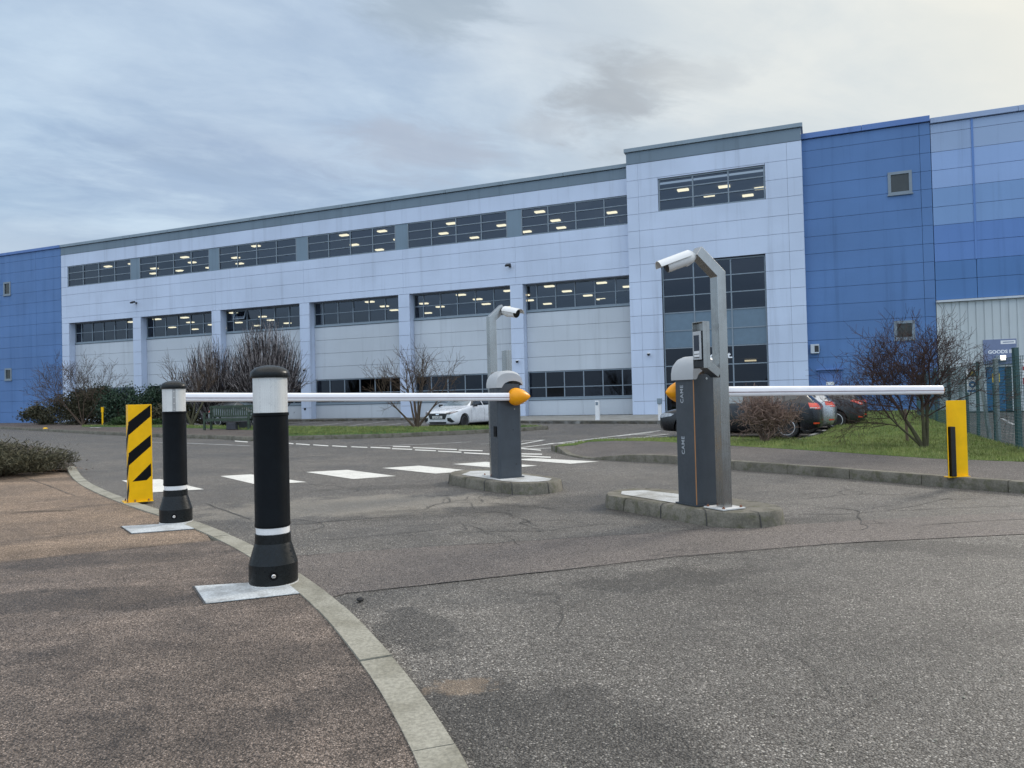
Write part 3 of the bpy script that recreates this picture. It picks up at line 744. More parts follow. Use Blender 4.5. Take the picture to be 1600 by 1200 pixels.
# paving along the foot of the building
bk = GL([(300,660.5),(446,659),(635,656.5),(700,657),(790,661.5),(900,662),(1027,662.3)])
bpoly = bk + [FP(13.2, 4.5, 0), FP(13.0, 0.03, 0), FP(-46, 0.03, 0), FP(-46, 1.2, 0)]
m = MB(); m.prism([(p.x, p.y) for p in bpoly], -0.02, ZP-0.01); structure('pavement_building', m, M['island'])
kerb('kerb_building', bk, 0.14, lambda s: ZP, M['kerb_old'], side=1)

# painted markings
def bars(name, quads, mat, z=0.005):
    mb = MB()
    for q in quads:
        p = GL(q); mb.sheet([(v.x, v.y) for v in p], z)
    return structure(name, mb, mat)
bars('crossing_stripes', [
    [(190,751),(250,749),(319,765),(236,770)], [(344,744.3),(391,741.5),(480,753.8),(400,757.5)], [(478,738),(543,734.5),(619,744.3),(552,749)],
    [(597,731.7),(655,728),(739,736),(681,740.5)], [(707,725.5),(759,722),(840,728),(785,732.5)], [(800,718),(838,716.5),(936,721.6),(891,725)]], M['mark'])
bars('give_way_lines', [
    [(446,691.6),(458.5,693),(458.5,694.4),(446,693)], [(462.5,693),(484,694.5),(484,696),(462.5,694.4)], [(489.5,694.6),(513,696.2),(513,697.6),(489.5,696)],
    [(519,696.2),(542,697.5),(542,698.9),(519,697.6)], [(549,697.7),(574,698.7),(574,700),(549,699)], [(579,698.4),(610,699.8),(610,701.2),(579,699.9)],
    [(614,697),(641,697.6),(641,699),(614,698.5)], [(645.5,699),(680,700.2),(680,701.7),(645.5,700.4)], [(612.5,700.5),(644,701.7),(644,703.2),(612.5,702)],
    [(648.5,702.4),(681,703.8),(681,705.3),(648.5,704)], [(680,700.6),(714,702),(714,703.5),(680,702)], [(716.7,702.8),(754,703.9),(754,705.4),(716.7,704.3)],
    [(684.6,704.6),(721,706.1),(721,707.7),(684.6,706)], [(725,707),(765,709),(765,710.7),(725,708.6)], [(790,708.2),(847,709.2),(847,710.9),(790,710)],
    [(795,711),(860.6,714),(860.6,715.8),(795,713)], [(367,688.6),(387,690),(387,691.5),(367,690)], [(795,698.3),(845,703.0),(845,704.6),(795,699.9)],
    ], M['mark'])
def lines(name, segs, mat, w=0.1, z=0.005):
    mb = MB()
    for i, s in enumerate(segs):
        p = GL(s)
        for a, b in zip(p, p[1:]):
            dd = (b-a).normalized(); nn = Vector((-dd.y, dd.x, 0))*(w/2)
            zz_ = z + 0.0006*(i % 5)
            mb.quad(*[(v.x, v.y, zz_) for v in (a-nn, b-nn, b+nn, a+nn)])
    return structure(name, mb, mat)
lines('centre_line', [[(593,697),(680,693.6),(737,690.6)], [(751,694.2),(800,692.2)], [(205,690),(300,693),(390,697)]], M['mark_worn'], 0.09)
lines('hatched_marking', [[(795,701.5),(819.5,699),(1032,673)], [(795,691),(819.5,689.4),(850,687.7)], [(850,687.7),(800,697)], [(821,701.8),(863,700.4)],
    [(845,696.2),(866,692.6),(899,694.5)], [(884,693.5),(914,689.5)], [(868,698.6),(900,695.8)], [(980,679.5),(1040,678.6)], [(965,682),(1020,676)], [(1010,682.5),(1045,678.5)], [(990,684),(1060,681.5)], [(935,686),(1000,684),(1062,681)]], M['mark'], 0.10)
lines('parking_bay_lines', [[(456.5,663.5),(500,659.4)], [(488,666.3),(552.5,659.2)], [(543.5,666),(603.5,658.4)], [(599,665.3),(650,659)], [(640,665),(690,660)], [(1240,690),(1290,672)], [(1290,676),(1330,660)]], M['mark_worn'], 0.1)
lines('yard_lines', [[(1565,654),(1585,664)], [(1572,678),(1592,678.5)]], M['mark_worn'], 0.09)

# concrete pads round the bollards
for q in ([(304,917),(322,944),(477,927),(462,907)], [(190,823),(206,834),(304,826.5),(290,817.5)]):
    p = GL(q, ZL)
    c_ = sum(p, Vector())/4
    m = MB(); m.sheet([tuple((c_ + (v-c_)*1.045)[:2]) for v in p], ZL+0.0035); structure('pad_joint', m, M['seam'])
    m = MB(); m.prism([(v.x, v.y) for v in p], -0.02, ZL+0.007); structure('concrete_pad', m, M['pad'], bevel=0.004)

# kerbed islands under the barriers
def island(name, poly, newpoly):
    P = smooth_path([Vector((x, y, 0)) for x, y in poly] + [Vector((*poly[0], 0))], 2)[:-1]
    n = len(P); m = MB(); vs = []
    c = sum(P, Vector())/n
    for p in P: vs.append((p.x, p.y, -0.02))
    for p in P: q = p.lerp(c, 0.02); vs.append((q.x, q.y, 0.108))
    for p in P: q = p + (c-p).normalized()*0.035; vs.append((q.x, q.y, 0.13))
    for p in P: q = p + (c-p).normalized()*0.13; vs.append((q.x, q.y, 0.131))
    fs = []
    for k in range(3):
        for i in range(n): fs.append((k*n+i, k*n+(i+1)%n, (k+1)*n+(i+1)%n, (k+1)*n+i))
    fs.append(tuple(3*n+i for i in range(n)))
    m.add(vs, fs)
    structure(name, m, M['kerb_old'], smooth=50)
    # joints between the kerb stones
    mj = MB(); acc = 0
    for i in range(n):
        a, b = P[i], P[(i+1)%n]; acc += (b-a).length
        if acc > 0.42:
            acc = 0; nn = (a-c).normalized(); tt = Vector((-nn.y, nn.x, 0))*0.006
            o1 = a + nn*0.003; o2 = a.lerp(c, 0.02)+nn*0.004; o3 = a-nn*0.032; o4 = a-nn*0.13
            pts = [(o1, 0.0), (o2, 0.109), (o3, 0.1325), (o4, 0.1335)]
            for (p, z1), (q, z2) in zip(pts, pts[1:]):
                mj.quad((p-tt)[:2]+(z1,), (p+tt)[:2]+(z1,), (q+tt)[:2]+(z2,), (q-tt)[:2]+(z2,))
    structure('kerb_joints', mj, M['seam'])
    m = MB(); m.sheet(newpoly, 0.1355); structure('concrete_screed', m, M['island_new'])
island('barrier_island_left', [(-.87,9.98),(-.5,9.42),(-.16,8.95),(.05,8.78),(.28,8.76),(.48,8.86),(.58,9.05),(.60,9.3),(.2,9.95),(-.15,10.55),(-.42,10.8),(-.72,10.72),(-.92,10.4)],
       [(-.70,9.95),(-.1,9.02),(.08,8.93),(.28,8.91),(.42,9.0),(.46,9.2),(.1,9.8),(-.25,10.4),(-.6,10.4)])
island('barrier_island_right', [(.92,7.60),(1.3,6.97),(1.63,6.44),(1.8,6.28),(1.98,6.26),(2.18,6.31),(2.34,6.45),(2.36,6.72),(2.1,7.2),(1.75,7.85),(1.45,8.15),(1.12,8.1),(.93,7.85)],
       [(1.08,7.62),(1.42,7.02),(1.6,6.72),(1.72,6.70),(1.9,6.9),(1.66,7.5),(1.35,7.9),(1.12,7.85)])

# ------------------------------------------------------------------ bollards
def make_bollard(label, loc, seam):
    r = thing('bollard', label, 'bollard', loc, 0, 'black plastic bollards')
    b = 0.147; t = 0.106; k = 1.352/1.0415
    z = lambda v: v*k
    mb = MB(); mb.lathe([(b*0.96, 0), (b, 0.012), (b, z(.098)), (b*0.97, z(.108)), (t*1.10, z(.176)), (t*1.03, z(.193)), (t*1.01, z(.236)), (t*0.97, z(.238))], 56)
    mb.build('base', M['bollard_cap'], r, smooth=16)
    mb = MB(); mb.lathe([(t*0.95, z(.232)), (t*0.955, z(.272))], 56); mb.build('reflective_band', M['white'], r, smooth=40)
    mb = MB(); mb.lathe([(t*0.97, z(.268)), (t*1.02, z(.274)), (t*1.02, z(.284)), (t, z(.29)), (t*0.995, z(.795)), (t*1.035, z(.80)), (t*1.035, z(.812)), (t*0.97, z(.814))], 56)
    mb.build('tube', M['bollard'], r, smooth=32)
    mb = MB(); mb.lathe([(t*0.975, z(.808)), (t*0.985, z(.985))], 56); bd = mb.build('reflective_band', M['reflect'], r, smooth=40)
    if seam is not None:
        ms = MB(); a0 = seam
        for i in range(8):
            pass
        p = []
        for a in (a0-0.14, a0-0.05, a0+0.05, a0+0.14): p.append((cos(a), sin(a)))
        rr = t*0.995
        for (x0, y0), (x1, y1) in zip(p, p[1:]): ms.quad((x0*rr, y0*rr, z(.812)), (x1*rr, y1*rr, z(.812)), (x1*rr, y1*rr, z(.982)), (x0*rr, y0*rr, z(.982)))
        ms.build('overlap_strip', M['strip'], bd, smooth=40)
        for i in range(4):
            zz0 = z(.83+.043*i); ms = MB(); ms.lathe([(0.006, 0), (0.006, 0.003), (0, 0.004)], 10, frame((cos(a0)*rr, sin(a0)*rr, zz0), (-sin(a0), cos(a0), 0), (cos(a0), sin(a0), 0))); ms.build('rivet', M['steel_plate'], bd)
    mb = MB(); c = t*1.115
    mb.lathe([(t*0.95, z(.978)), (c*0.985, z(.981)), (c, z(.987)), (c, z(1.000)), (c*0.985, z(1.006)), (c*0.90, z(1.018)), (c*0.72, z(1.029)), (c*0.45, z(1.037)), (c*0.2, z(1.0405)), (0, z(1.0415))], 56)
    mb.build('cap', M['bollard_cap'], r, smooth=40)
    a = radians(-72)
    F = frame((cos(a)*(b-0.001), sin(a)*(b-0.001), z(.052)), (-sin(a), cos(a), 0), (cos(a), sin(a), 0))
    mb = MB(); mb.lathe([(0.026, -0.004), (0.026, 0.003), (0.021, 0.003), (0.021, 0.001), (0, 0.001)], 24, F); mb.build('bolt_recess', M['black'], r, smooth=30)
    mb = MB(); mb.lathe([(0.0125, 0.000), (0.0125, 0.008), (0.009, 0.012), (0.0, 0.0125)], 18, F); mb.build('bolt', M['chrome'], r, smooth=40)
    mb = MB(); mb.lathe([(b*1.02, -0.004), (b*1.02, 0.006)], 48); mb.build('bedding_ring', M['steel_plate'], r)
    return r

def reflectm():
    m_, t, b = new_mat('reflective_sheeting'); p = objc(t)
    v = t.node('ShaderNodeTexVoronoi', Vector=t.vmath('MULTIPLY', p, (1, 1, 1.3)), Scale=85.0); v.inputs['Randomness'].default_value = 0.35; v.feature = 'DISTANCE_TO_EDGE'
    e = t.ramp(v.outputs[0], 0.02, 0.09)
    n = t.noise(p, 6, 4, 0.6)
    c = t.mix(e, (0.60, 0.60, 0.59), (0.72, 0.72, 0.70))
    c = t.mix(1.0, c, t.ramp(n, 0.3, 0.7, 0.92, 1.05), 'MULTIPLY')
    t.put(b, 'Base Color', c); b.inputs['Roughness'].default_value = 0.3; b.inputs['Metallic'].default_value = 0.15
    return m_
M['reflect'] = reflectm(); M['strip'] = simple('grey_strip', (0.34, 0.34, 0.34), 0.5, var=0.15, scale=20)
pb1 = G(423, 915, ZL); pb2 = G(270, 818, ZL)
make_bollard('nearest black bollard with white reflective collar, beside the kerb curve', (pb1.x, pb1.y+0.06, ZL+0.007), None)
make_bollard('black bollard with riveted seam in its white collar, next to the yellow striped post', (pb2.x, pb2.y+0.07, ZL+0.007), radians(-66))

# ------------------------------------------------------------------ yellow rest posts
ypl = thing('rest_post', 'yellow steel post with diagonal black stripes beside the far bollard', 'post', G(202, 786, ZL), radians(33))
H1 = 1.14; W1 = 0.25
m = MB(); m.prism([(0,0),(W1,0),(W1,0.008),(0.008,0.008),(0.008,0.2),(0,0.2)], 0, H1); m.build('angle_plate', M['yellow'], ypl, bevel=0.003)
m = MB(); m.box(-0.055, W1+0.004, -0.022, 0.24, 0.0, 0.010); m.build('base_plate', M['yellow'], ypl, bevel=0.002)
for x, y in ((-0.018, -0.006), (0.06, -0.010), (0.205, -0.010), (-0.02, 0.19)):
    m = MB(); m.lathe([(0.010, 0.010), (0.010, 0.018), (0.006, 0.022), (0.006, 0.034), (0, 0.034)], 8, Matrix.Translation((x, y, 0))); m.build('anchor_bolt', M['rust'], ypl)
sc = H1/152.0
sx_ = lambda px: max(0.0, (px-201.5)/33.5*W1)
def zpx(px_y): return (785-px_y)*sc
for q in ([(201.7,660),(233.6,633.8),(233.4,652),(201.7,680.3)], [(201.7,708),(233.4,681),(233.2,698.5),(201.7,727)], [(206.5,752.3),(233,725.5),(233,745),(226.5,751.5)]):
    m = MB(); pts = [(sx_(a)+0.0, zpx(b)) for a, b in q]
    n = len(pts); m.add([(x, -0.0016, z) for x, z in pts] + [(x, 0.002, z) for x, z in pts], [tuple(range(n)), tuple(range(2*n-1, n-1, -1))] + [(i, n+i, n+(i+1)%n, (i+1)%n) for i in range(n)])
    m.build('black_stripe', M['black'], ypl)
for z0 in (0.93, 0.57, 0.30):
    m = MB(); h = 0.16
    pts = [(0.0, z0-0.03), (0.0, z0-0.03-0.14), (0.2, z0-0.03-0.14-0.17), (0.2, z0-0.03-0.17)]
    m.add([(-0.0016, y, z) for y, z in pts] + [(0.002, y, z) for y, z in pts], [(0,1,2,3), (7,6,5,4)] + [(i, 4+i, 4+(i+1)%4, (i+1)%4) for i in range(4)])
    m.build('black_stripe', M['black'], ypl)

ypr = thing('rest_post', 'plain yellow angle post with black rubber strip on the right kerb', 'post', G(1487, 745.5, ZP), radians(10))
H2 = 0.86; W2 = 0.215
# seen from its hollow side: two plates meet at the back corner
m = MB(); m.prism([(-0.085,-0.065),(0.0,0.03),(W2,0.0),(W2,0.008),(0.0,0.04),(-0.094,-0.062)], 0, H2); m.build('angle_plate', M['yellow'], ypr, bevel=0.002)
m = MB(); m.box(-0.062, W2-0.006, -0.035, 0.046, 0.0, 0.008); m.build('base_plate', M['yellow'], ypr, bevel=0.002)
m = MB(); m.box(-0.030, 0.032, -0.045, 0.024, 0.009, H2*0.66); m.build('rubber_strip', M['rubber'], ypr, bevel=0.006)

# ------------------------------------------------------------------ barrier cabinets, arms
def egg(mb, F, L0, L1, R):
    """drop-shaped cover along local X: blunt at -L0, pointed at +L1"""
    prof = []
    n = 22
    for i in range(n+1):
        a = pi*i/n; c = -cos(a)
        x = c*(L0 if c < 0 else L1); rr = R*(sin(a)**0.7 if c < 0 else max(0.0, 1-c**1.7)**0.82)
        prof.append((max(rr, 0 if i in (0, n) else 1e-4), x))
    MX = F @ Matrix(((0,0,1,0),(1,0,0,0),(0,1,0,0),(0,0,0,1)))
    mb.lathe(prof, 28, MX)

def barrier(label, loc, ang, W, Dp, arm_z, arm_dir_local, arm_len, droop, front_arm, letters):
    """local X runs along the road-facing front, local -Y is the front, Z up"""
    r = thing('barrier_gate', label, 'barrier', loc, ang)
    Hc = 1.125; Ht = 1.345
    ch = 0.03
    m = MB(); m.prism([(0,ch),(ch,0),(W-ch,0),(W,ch),(W,Dp-ch),(W-ch,Dp),(ch,Dp),(0,Dp-ch)] if not letters else [(0,0.004),(0.004,0),(W-ch,0),(W,ch),(W,Dp-ch),(W-ch,Dp),(0.02,Dp),(0,Dp-0.02)], 0, Hc+0.05)
    m.build('cabinet', M['cab'], r, bevel=0.004)
    m = MB(); m.box(-0.012, W+0.012, -0.012, Dp+0.012, 0, 0.012); m.build('plinth', M['cab'], r)
    # hood: domed, with an arched cut-out at front and back
    m = MB(); n = 26; x0, x1, y0, y1 = -0.018, W+0.018, -0.018, Dp+0.018
    def top(s): return Hc+0.06 + (Ht-Hc-0.06)*max(0, 1-abs(2*s-1)**2.6)**0.5
    def bot(s):
        c = 0.62 if not letters else 0.55
        v = 1-((s-c)/0.40)**2
        return Hc+0.004 + (0.085*sqrt(max(0, v)))
    ys = [y0, y0+0.02, y0+0.06] + [y0+0.06+(y1-y0-0.12)*i/4 for i in range(1, 4)] + [y1-0.06, y1-0.02, y1]
    ins = [0.05, 0.014, 0.0, 0, 0, 0, 0.0, 0.014, 0.05]
    vs = []; fs = []
    for j, yy in enumerate(ys):
        for i in range(n+1):
            s = i/n; zt = top(s)-ins[j]*max(0.0, (top(s)-Hc-0.07))/(Ht-Hc)
            vs.append((x0+(x1-x0)*s, yy, zt))
    R = n+1
    for j in range(len(ys)-1):
        for i in range(n): fs.append((j*R+i, j*R+i+1, (j+1)*R+i+1, (j+1)*R+i))
    base = len(vs)
    for yy in (y0, y1):
        for i in range(n+1): vs.append((x0+(x1-x0)*i/n, yy, bot(i/n)))
    J = len(ys)-1
    for i in range(n):
        fs.append((i, i+1, base+i+1, base+i)); fs.append((J*R+i, J*R+i+1, base+R+i+1, base+R+i))
    # side walls
    fs.append(tuple([j*R for j in range(len(ys))] + [base+R, base])); fs.append(tuple([j*R+n for j in range(len(ys))] + [base+R+n, base+n]))
    m.add(vs, fs); m.build('hood', M['hood'], r, smooth=38)
    # arm, its drop-shaped hub cover
    hubx = W*0.66 if front_arm else W*0.58
    yy = -0.075 if front_arm else Dp+0.075
    d = Vector(arm_dir_local).normalized()
    hub = Vector((hubx, yy, arm_z))
    side = Vector((-d.y, d.x, 0)).normalized()
    F = frame(hub, -d, (0, 0, 1)); 
    # frame() gives local Y = Z x X; drop cover points away from the arm
    m = MB(); egg(m, F, 0.095, 0.19, 0.110); hubo = m.build('hub_cover', M['orange'], r, smooth=50)
    hubo_m = MB(); hubo_m.tube(hub - Vector((0, 0.03, 0)) if not front_arm else hub + Vector((0, 0.03, 0)), Vector((hubx, Dp-0.002 if not front_arm else 0.002, arm_z)), 0.05, 0.05, 20, True); hubo_m.build('drive_shaft', M['cab'], r, smooth=40)
    m = MB(); hh, tt = 0.049, 0.03; n = 20; rings = []
    a0 = hub + d*0.05; steps = 12
    for k in range(steps+1):
        c = a0 + d*(arm_len*k/steps) + Vector((0, 0, -droop*(k/steps)**1.1))
        ring = []
        for i in range(n):
            t = 2*pi*i/n; cy = abs(cos(t))**0.7*(1 if cos(t) > 0 else -1); sy = abs(sin(t))**0.75*(1 if sin(t) > 0 else -1)
            ring.append(c + side*(tt*cy) + Vector((0, 0, hh*sy)))
        rings.append(ring)
    vs = [v for q in rings for v in q]
    m.add(vs, [(k*n+i, k*n+(i+1)%n, (k+1)*n+(i+1)%n, (k+1)*n+i) for k in range(steps) for i in range(n)] + [tuple(range(n-1,-1,-1)), tuple(steps*n+i for i in range(n))])
    ao = m.build('arm', M['arm'], r, smooth=50)
    m = MB()
    sd = side if side.y < 0 else -side
    for s2 in (1, -1):
        q = []
        for k in range(steps+1):
            c = a0 + d*(arm_len*k/steps) + Vector((0, 0, -droop*(k/steps)**1.1)) + sd*s2*(tt+0.0012)
            q.append(c)
        for a, b in zip(q, q[1:]): m.quad(a+Vector((0,0,-0.012)), b+Vector((0,0,-0.012)), b+Vector((0,0,-0.004)), a+Vector((0,0,-0.004)))
    m.build('groove', M['armline'], ao)
    e = a0 + d*arm_len + Vector((0, 0, -droop))
    m = MB(); F2 = frame(e, d, (0, 0, 1)); MXs = F2 @ Matrix.Scale(0.62, 4, (0, 1, 0)); egg(m, MXs, 0.003, 0.035, 0.047); m.build('end_cap', M['orange'], ao, smooth=50)
    if letters:
        m = MB(); m.box(-0.0022, 0.003, -0.0022, 0.006, 0.014, Hc); m.build('corner_trim', M['seamo'], r)
        for zc in (1.0, 0.535):
            # reads upwards on the end face (local -X)
            text('lettering', 'CAME', 0.058, M['lettr'], r, frame((-0.0012, Dp*0.60, zc), (0, 0, 1), (-1, 0, 0)), 0.0006, width=1.12, bold=0.0008)
        m = MB(); m.lathe([(0.012, -0.001), (0.012, 0.004), (0, 0.004)], 16, frame((W*0.55, 0, Hc+0.012), (1, 0, 0), (0, -1, 0))); m.build('lock', M['steel'], r)
    else:
        for x, z in ((W*0.70, 0.86), (W*0.62, 0.60), (W*0.72, 0.17)):
            m = MB(); m.lathe([(0.007, -0.001), (0.007, 0.004), (0, 0.005)], 12, frame((x, 0, z), (1, 0, 0), (0, -1, 0))); m.build('screw', M['dark'] if z < 0.8 else M['hood'], r)
        m = MB(); m.box(-0.014, 0.0, 0.04, 0.115, 0.52, 0.65); m.build('side_socket', M['black'], r, bevel=0.003)
        m = MB(); m.lathe([(0.007, -0.001), (0.007, 0.004), (0, 0.005)], 12, frame((0, 0.06, 0.98), (0, 1, 0), (-1, 0, 0))); m.build('screw', M['hood'], r)
    return r
A27 = radians(26.5)
cl_ = G(780.5, 748.2, 0.1355)
barrier('grey barrier cabinet without lettering, its white arm reaching left to the bollards', (cl_.x, cl_.y, 0.1355), A27, 0.33, 0.27, 1.15-0.1355, (cos(radians(197)-A27), sin(radians(197)-A27), 0), 3.88, -0.085, True, False)
cr_ = G(1089, 791.5, 0.1355)
barrier('grey barrier cabinet with pale upright lettering, its white arm reaching right', (cr_.x, cr_.y, 0.1355), A27, 0.27, 0.27, 1.155-0.1355, (cos(radians(23.6)-A27), sin(radians(23.6)-A27), 0), 3.50, 0.045, False, True)

# ------------------------------------------------------------------ camera posts with entry readers
def bullet_cam(root, at_, direction, mount):
    d = Vector(direction).normalized(); rt = d.cross(Vector((0,0,1))).normalized(); up = rt.cross(d)
    c = at_ + d*0.10
    F = Matrix((d, -rt, up)).transposed().to_4x4() @ Matrix.Scale(1.15, 4); F.translation = c
    m = MB(); 
    MX = F @ Matrix(((0,0,1,0),(1,0,0,0),(0,1,0,0),(0,0,0,1)))
    m.lathe([(0.0, -0.125), (0.030, -0.122), (0.046, -0.10), (0.050, -0.05), (0.050, 0.10), (0.047, 0.106)], 28, MX)
    b = m.build('camera_body', M['camw'], root, smooth=40)
    m = MB(); m.lathe([(0.047, 0.100), (0.046, 0.108), (0.0, 0.109)], 24, MX); m.build('lens', M['lens'], b, smooth=30)
    m = MB(); n = 12; vs = []
    for x in (-0.09, 0.165):
        for rr in (0.054, 0.058):
            for i in range(n+1):
                t = radians(5)+radians(170)*i/n; vs.append(F @ Vector((x, rr*1.12*cos(t), rr*sin(t)*1.0+0.002)))
    fs = []; q = n+1
    for i in range(n):
        fs += [(i, i+1, 2*q+i+1, 2*q+i), (q+i, q+i+1, 3*q+i+1, 3*q+i), (i, i+1, q+i+1, q+i), (2*q+i, 2*q+i+1, 3*q+i+1, 3*q+i)]
    fs += [(0, q, 3*q, 2*q), (n, q+n, 3*q+n, 2*q+n)]
    m.add(vs, fs); m.build('sun_shield', M['camw'], b, smooth=40)
    m = MB(); base = mount
    dirm = (at_ - base).normalized()
    m.tube(base, base+dirm*0.016, 0.046, 0.046, 20, True); m.tube(base+dirm*0.014, at_+d*0.015-up*0.02, 0.024, 0.020, 14, True)
    m.tube(at_-up*0.045+d*0.0, at_+d*0.05-up*0.05, 0.012, 0.016, 12, True); m.build('mount', M['camw'], root, smooth=40)

def camera_post(label, loc, arm_dir, cam_dir, height, tube, with_front, arm_l, arm_rise):
    r = thing('camera_post', label, 'camera post', loc, 0)
    d = Vector(arm_dir).normalized(); side = Vector((-d.y, d.x, 0))
    rz = atan2(d.y, d.x)
    p0 = Vector((0, 0, 0.012)); p1 = Vector((0, 0, height)); p2 = p1 + d*arm_l + Vector((0, 0, arm_rise))
    m = MB(); m.square_tube([p0, p1, p2], tube, side=side); m.build('pole', M['steel'], r, bevel=0.004)
    m = MB(); m.box(-0.125, 0.125, -0.125, 0.125, 0, 0.012, Matrix.Rotation(rz, 4, 'Z')); pl = m.build('base_plate', M['steel_plate'], r, bevel=0.002)
    for a in (-1, 1):
        for b in (-1, 1):
            m = MB(); m.lathe([(0.013, 0.012), (0.013, 0.020), (0.007, 0.022), (0.007, 0.03), (0, 0.03)], 8, Matrix.Rotation(rz, 4, 'Z') @ Matrix.Translation((a*0.098, b*0.098, 0))); m.build('anchor_bolt', M['rust'], pl)
    endn = (p2-p1).normalized()
    cd = Vector(cam_dir).normalized()
    bullet_cam(r, p2 + Vector((cd.x*0.06, cd.y*0.06, -0.055)), cd, p2 + Vector((cd.x*0.03, cd.y*0.03, -0.025)))
    # reader on its own bracket
    z1 = 1.17; q1 = Vector((0, 0, z1)) + d*(tube/2-0.002); q2 = q1 + d*0.17 + Vector((0, 0, 0.11))
    m = MB(); m.square_tube([q1, q2], 0.095, side=side, h=0.075); m.build('reader_bracket', M['steel'], r, bevel=0.003)
    F = frame(q2 + Vector((0, 0, 0.135)), side if side.y < 0 else -side, d)      # local Z looks along d
    if F.to_3x3().col[1].z < 0: F = F @ Matrix.Rotation(pi, 4, 'Z')
    m = MB(); m.box(-0.070, 0.070, -0.195, 0.205, -0.045, -0.012, F)
    m.box(-0.070, -0.064, -0.195, 0.205, -0.012, 0.028, F); m.box(0.064, 0.070, -0.195, 0.205, -0.012, 0.028, F); m.box(-0.0635, 0.0635, 0.198, 0.205, -0.012, 0.03, F)
    ho = m.build('reader_shroud', M['steel'], r, bevel=0.002)
    m = MB(); m.box(-0.056, 0.056, -0.125, 0.125, -0.0115, 0.034, F); m.build('reader_frame', M['dark'], ho, bevel=0.003)
    m = MB(); m.box(-0.052, 0.052, -0.122, 0.122, 0.0335, 0.040, F); fp = m.build('reader_panel', M['hood'], ho, bevel=0.004)
    m = MB(); m.box(-0.036, 0.030, -0.045, 0.090, 0.0395, 0.042, F); m.build('keypad', M['screen'], ho)
    for k, (a, b) in enumerate(((-0.066, -0.052), (-0.092, -0.078))):
        m = MB(); m.box(-0.034, 0.030, a-0.008, b+0.004, 0.0395, 0.0425, F); m.build('white_key', M['white'], ho)
    for k in range(2):
        m = MB(); m.box(-0.034, 0.030, -0.0765-0.0265*k, -0.071-0.0265*k, 0.0395, 0.0430, F); m.build('key_gap', M['dark'], ho)
    m = MB(); m.box(-0.058, 0.058, -0.190, -0.128, -0.0115, 0.028, F); m.build('reader_base', M['dark'], ho, bevel=0.004)
    return r
prp = G(1134.5, 795, 0.1355)
camera_post('tall steel post with bent top, its white camera pointing left above the entry reader', (prp.x, prp.y+0.05, 0.1355), (-cos(A27), -sin(A27), 0), (-0.92, -0.12, -0.33), 2.04, 0.096, True, 0.24, 0.19)
plp = G(773, 744.5, 0.1355)
camera_post('steel post with bent top behind the left cabinet, camera pointing right', (plp.x, plp.y+0.09, 0.1355), (cos(A27), sin(A27), 0), (0.62, -0.74, -0.22), 2.03, 0.098, False, 0.17, 0.15)

# ------------------------------------------------------------------ buildings (local X along the facade, local -Y towards the viewer)
def broot(name, label, u0):
    return thing(name, label, 'building', FP(u0, 0, 0), YAW)
def bx(mb, u0r, a, b, t0, t1, z0, z1):
    mb.box((a-u0r)*K, (b-u0r)*K, -t1*K, -t0*K, z0*K, z1*K)
def panels(mb, u0r, u_cuts, z_cuts, t, gap=0.013, th=0.06, vgap=0.007):
    """separate cladding sheets with open joints"""
    for a, b in zip(u_cuts, u_cuts[1:]):
        for c, d in zip(z_cuts, z_cuts[1:]):
            bx(mb, u0r, a+vgap/2, b-vgap/2, t-th, t, c+gap/2, d-gap/2)
def zjoints(z0, z1, first, step):
    r = [z0]; k = first
    js = []
    while k > z0+0.12:
        if k < z1-0.12: js.append(k)
        k -= step
    return [z0] + sorted(js) + [z1]

def window_unit(name, w, h, ucuts, zcuts, fw, depth, glassm, seed, parent, loc, framem=None, top_pane=None):
    """frame grid with panes; origin at lower left of the opening, front at y = 0 (towards -Y)"""
    m = MB(); X = [0] + list(ucuts) + [w]; Z = [0] + list(zcuts) + [h]
    hw = fw/2
    for i, x in enumerate(X):
        a, b = (x, x+fw) if i == 0 else ((x-fw, x) if i == len(X)-1 else (x-hw, x+hw)); m.box(a, b, 0.0, depth, 0, h)
    xs = [(X[i]+(fw if i == 0 else hw), X[i+1]-(fw if i == len(X)-2 else hw)) for i in range(len(X)-1)]
    for i, z in enumerate(Z):
        a, b = (z, z+fw) if i == 0 else ((z-fw, z) if i == len(Z)-1 else (z-hw*0.8, z+hw*0.8))
        for x0, x1 in xs: m.box(x0, x1, 0.006, depth, a, b)
    fo = m.build(name, framem or M['wframe'], parent); fo.location = loc
    r = random.Random(seed); g = MB()
    for x0, x1 in xs:
        for j in range(len(Z)-1):
            z0 = Z[j]+(fw if j == 0 else hw*0.8); z1 = Z[j+1]-(fw if j == len(Z)-2 else hw*0.8)
            ty, tz = r.uniform(-0.006, 0.006), r.uniform(-0.006, 0.006); y = depth*0.55
            g.quad((x0, y+ty, z0), (x1, y-ty, z0), (x1, y-ty+tz, z1), (x0, y+ty+tz, z1))
    g.build('pane', glassm, fo, smooth='raw')
    return fo

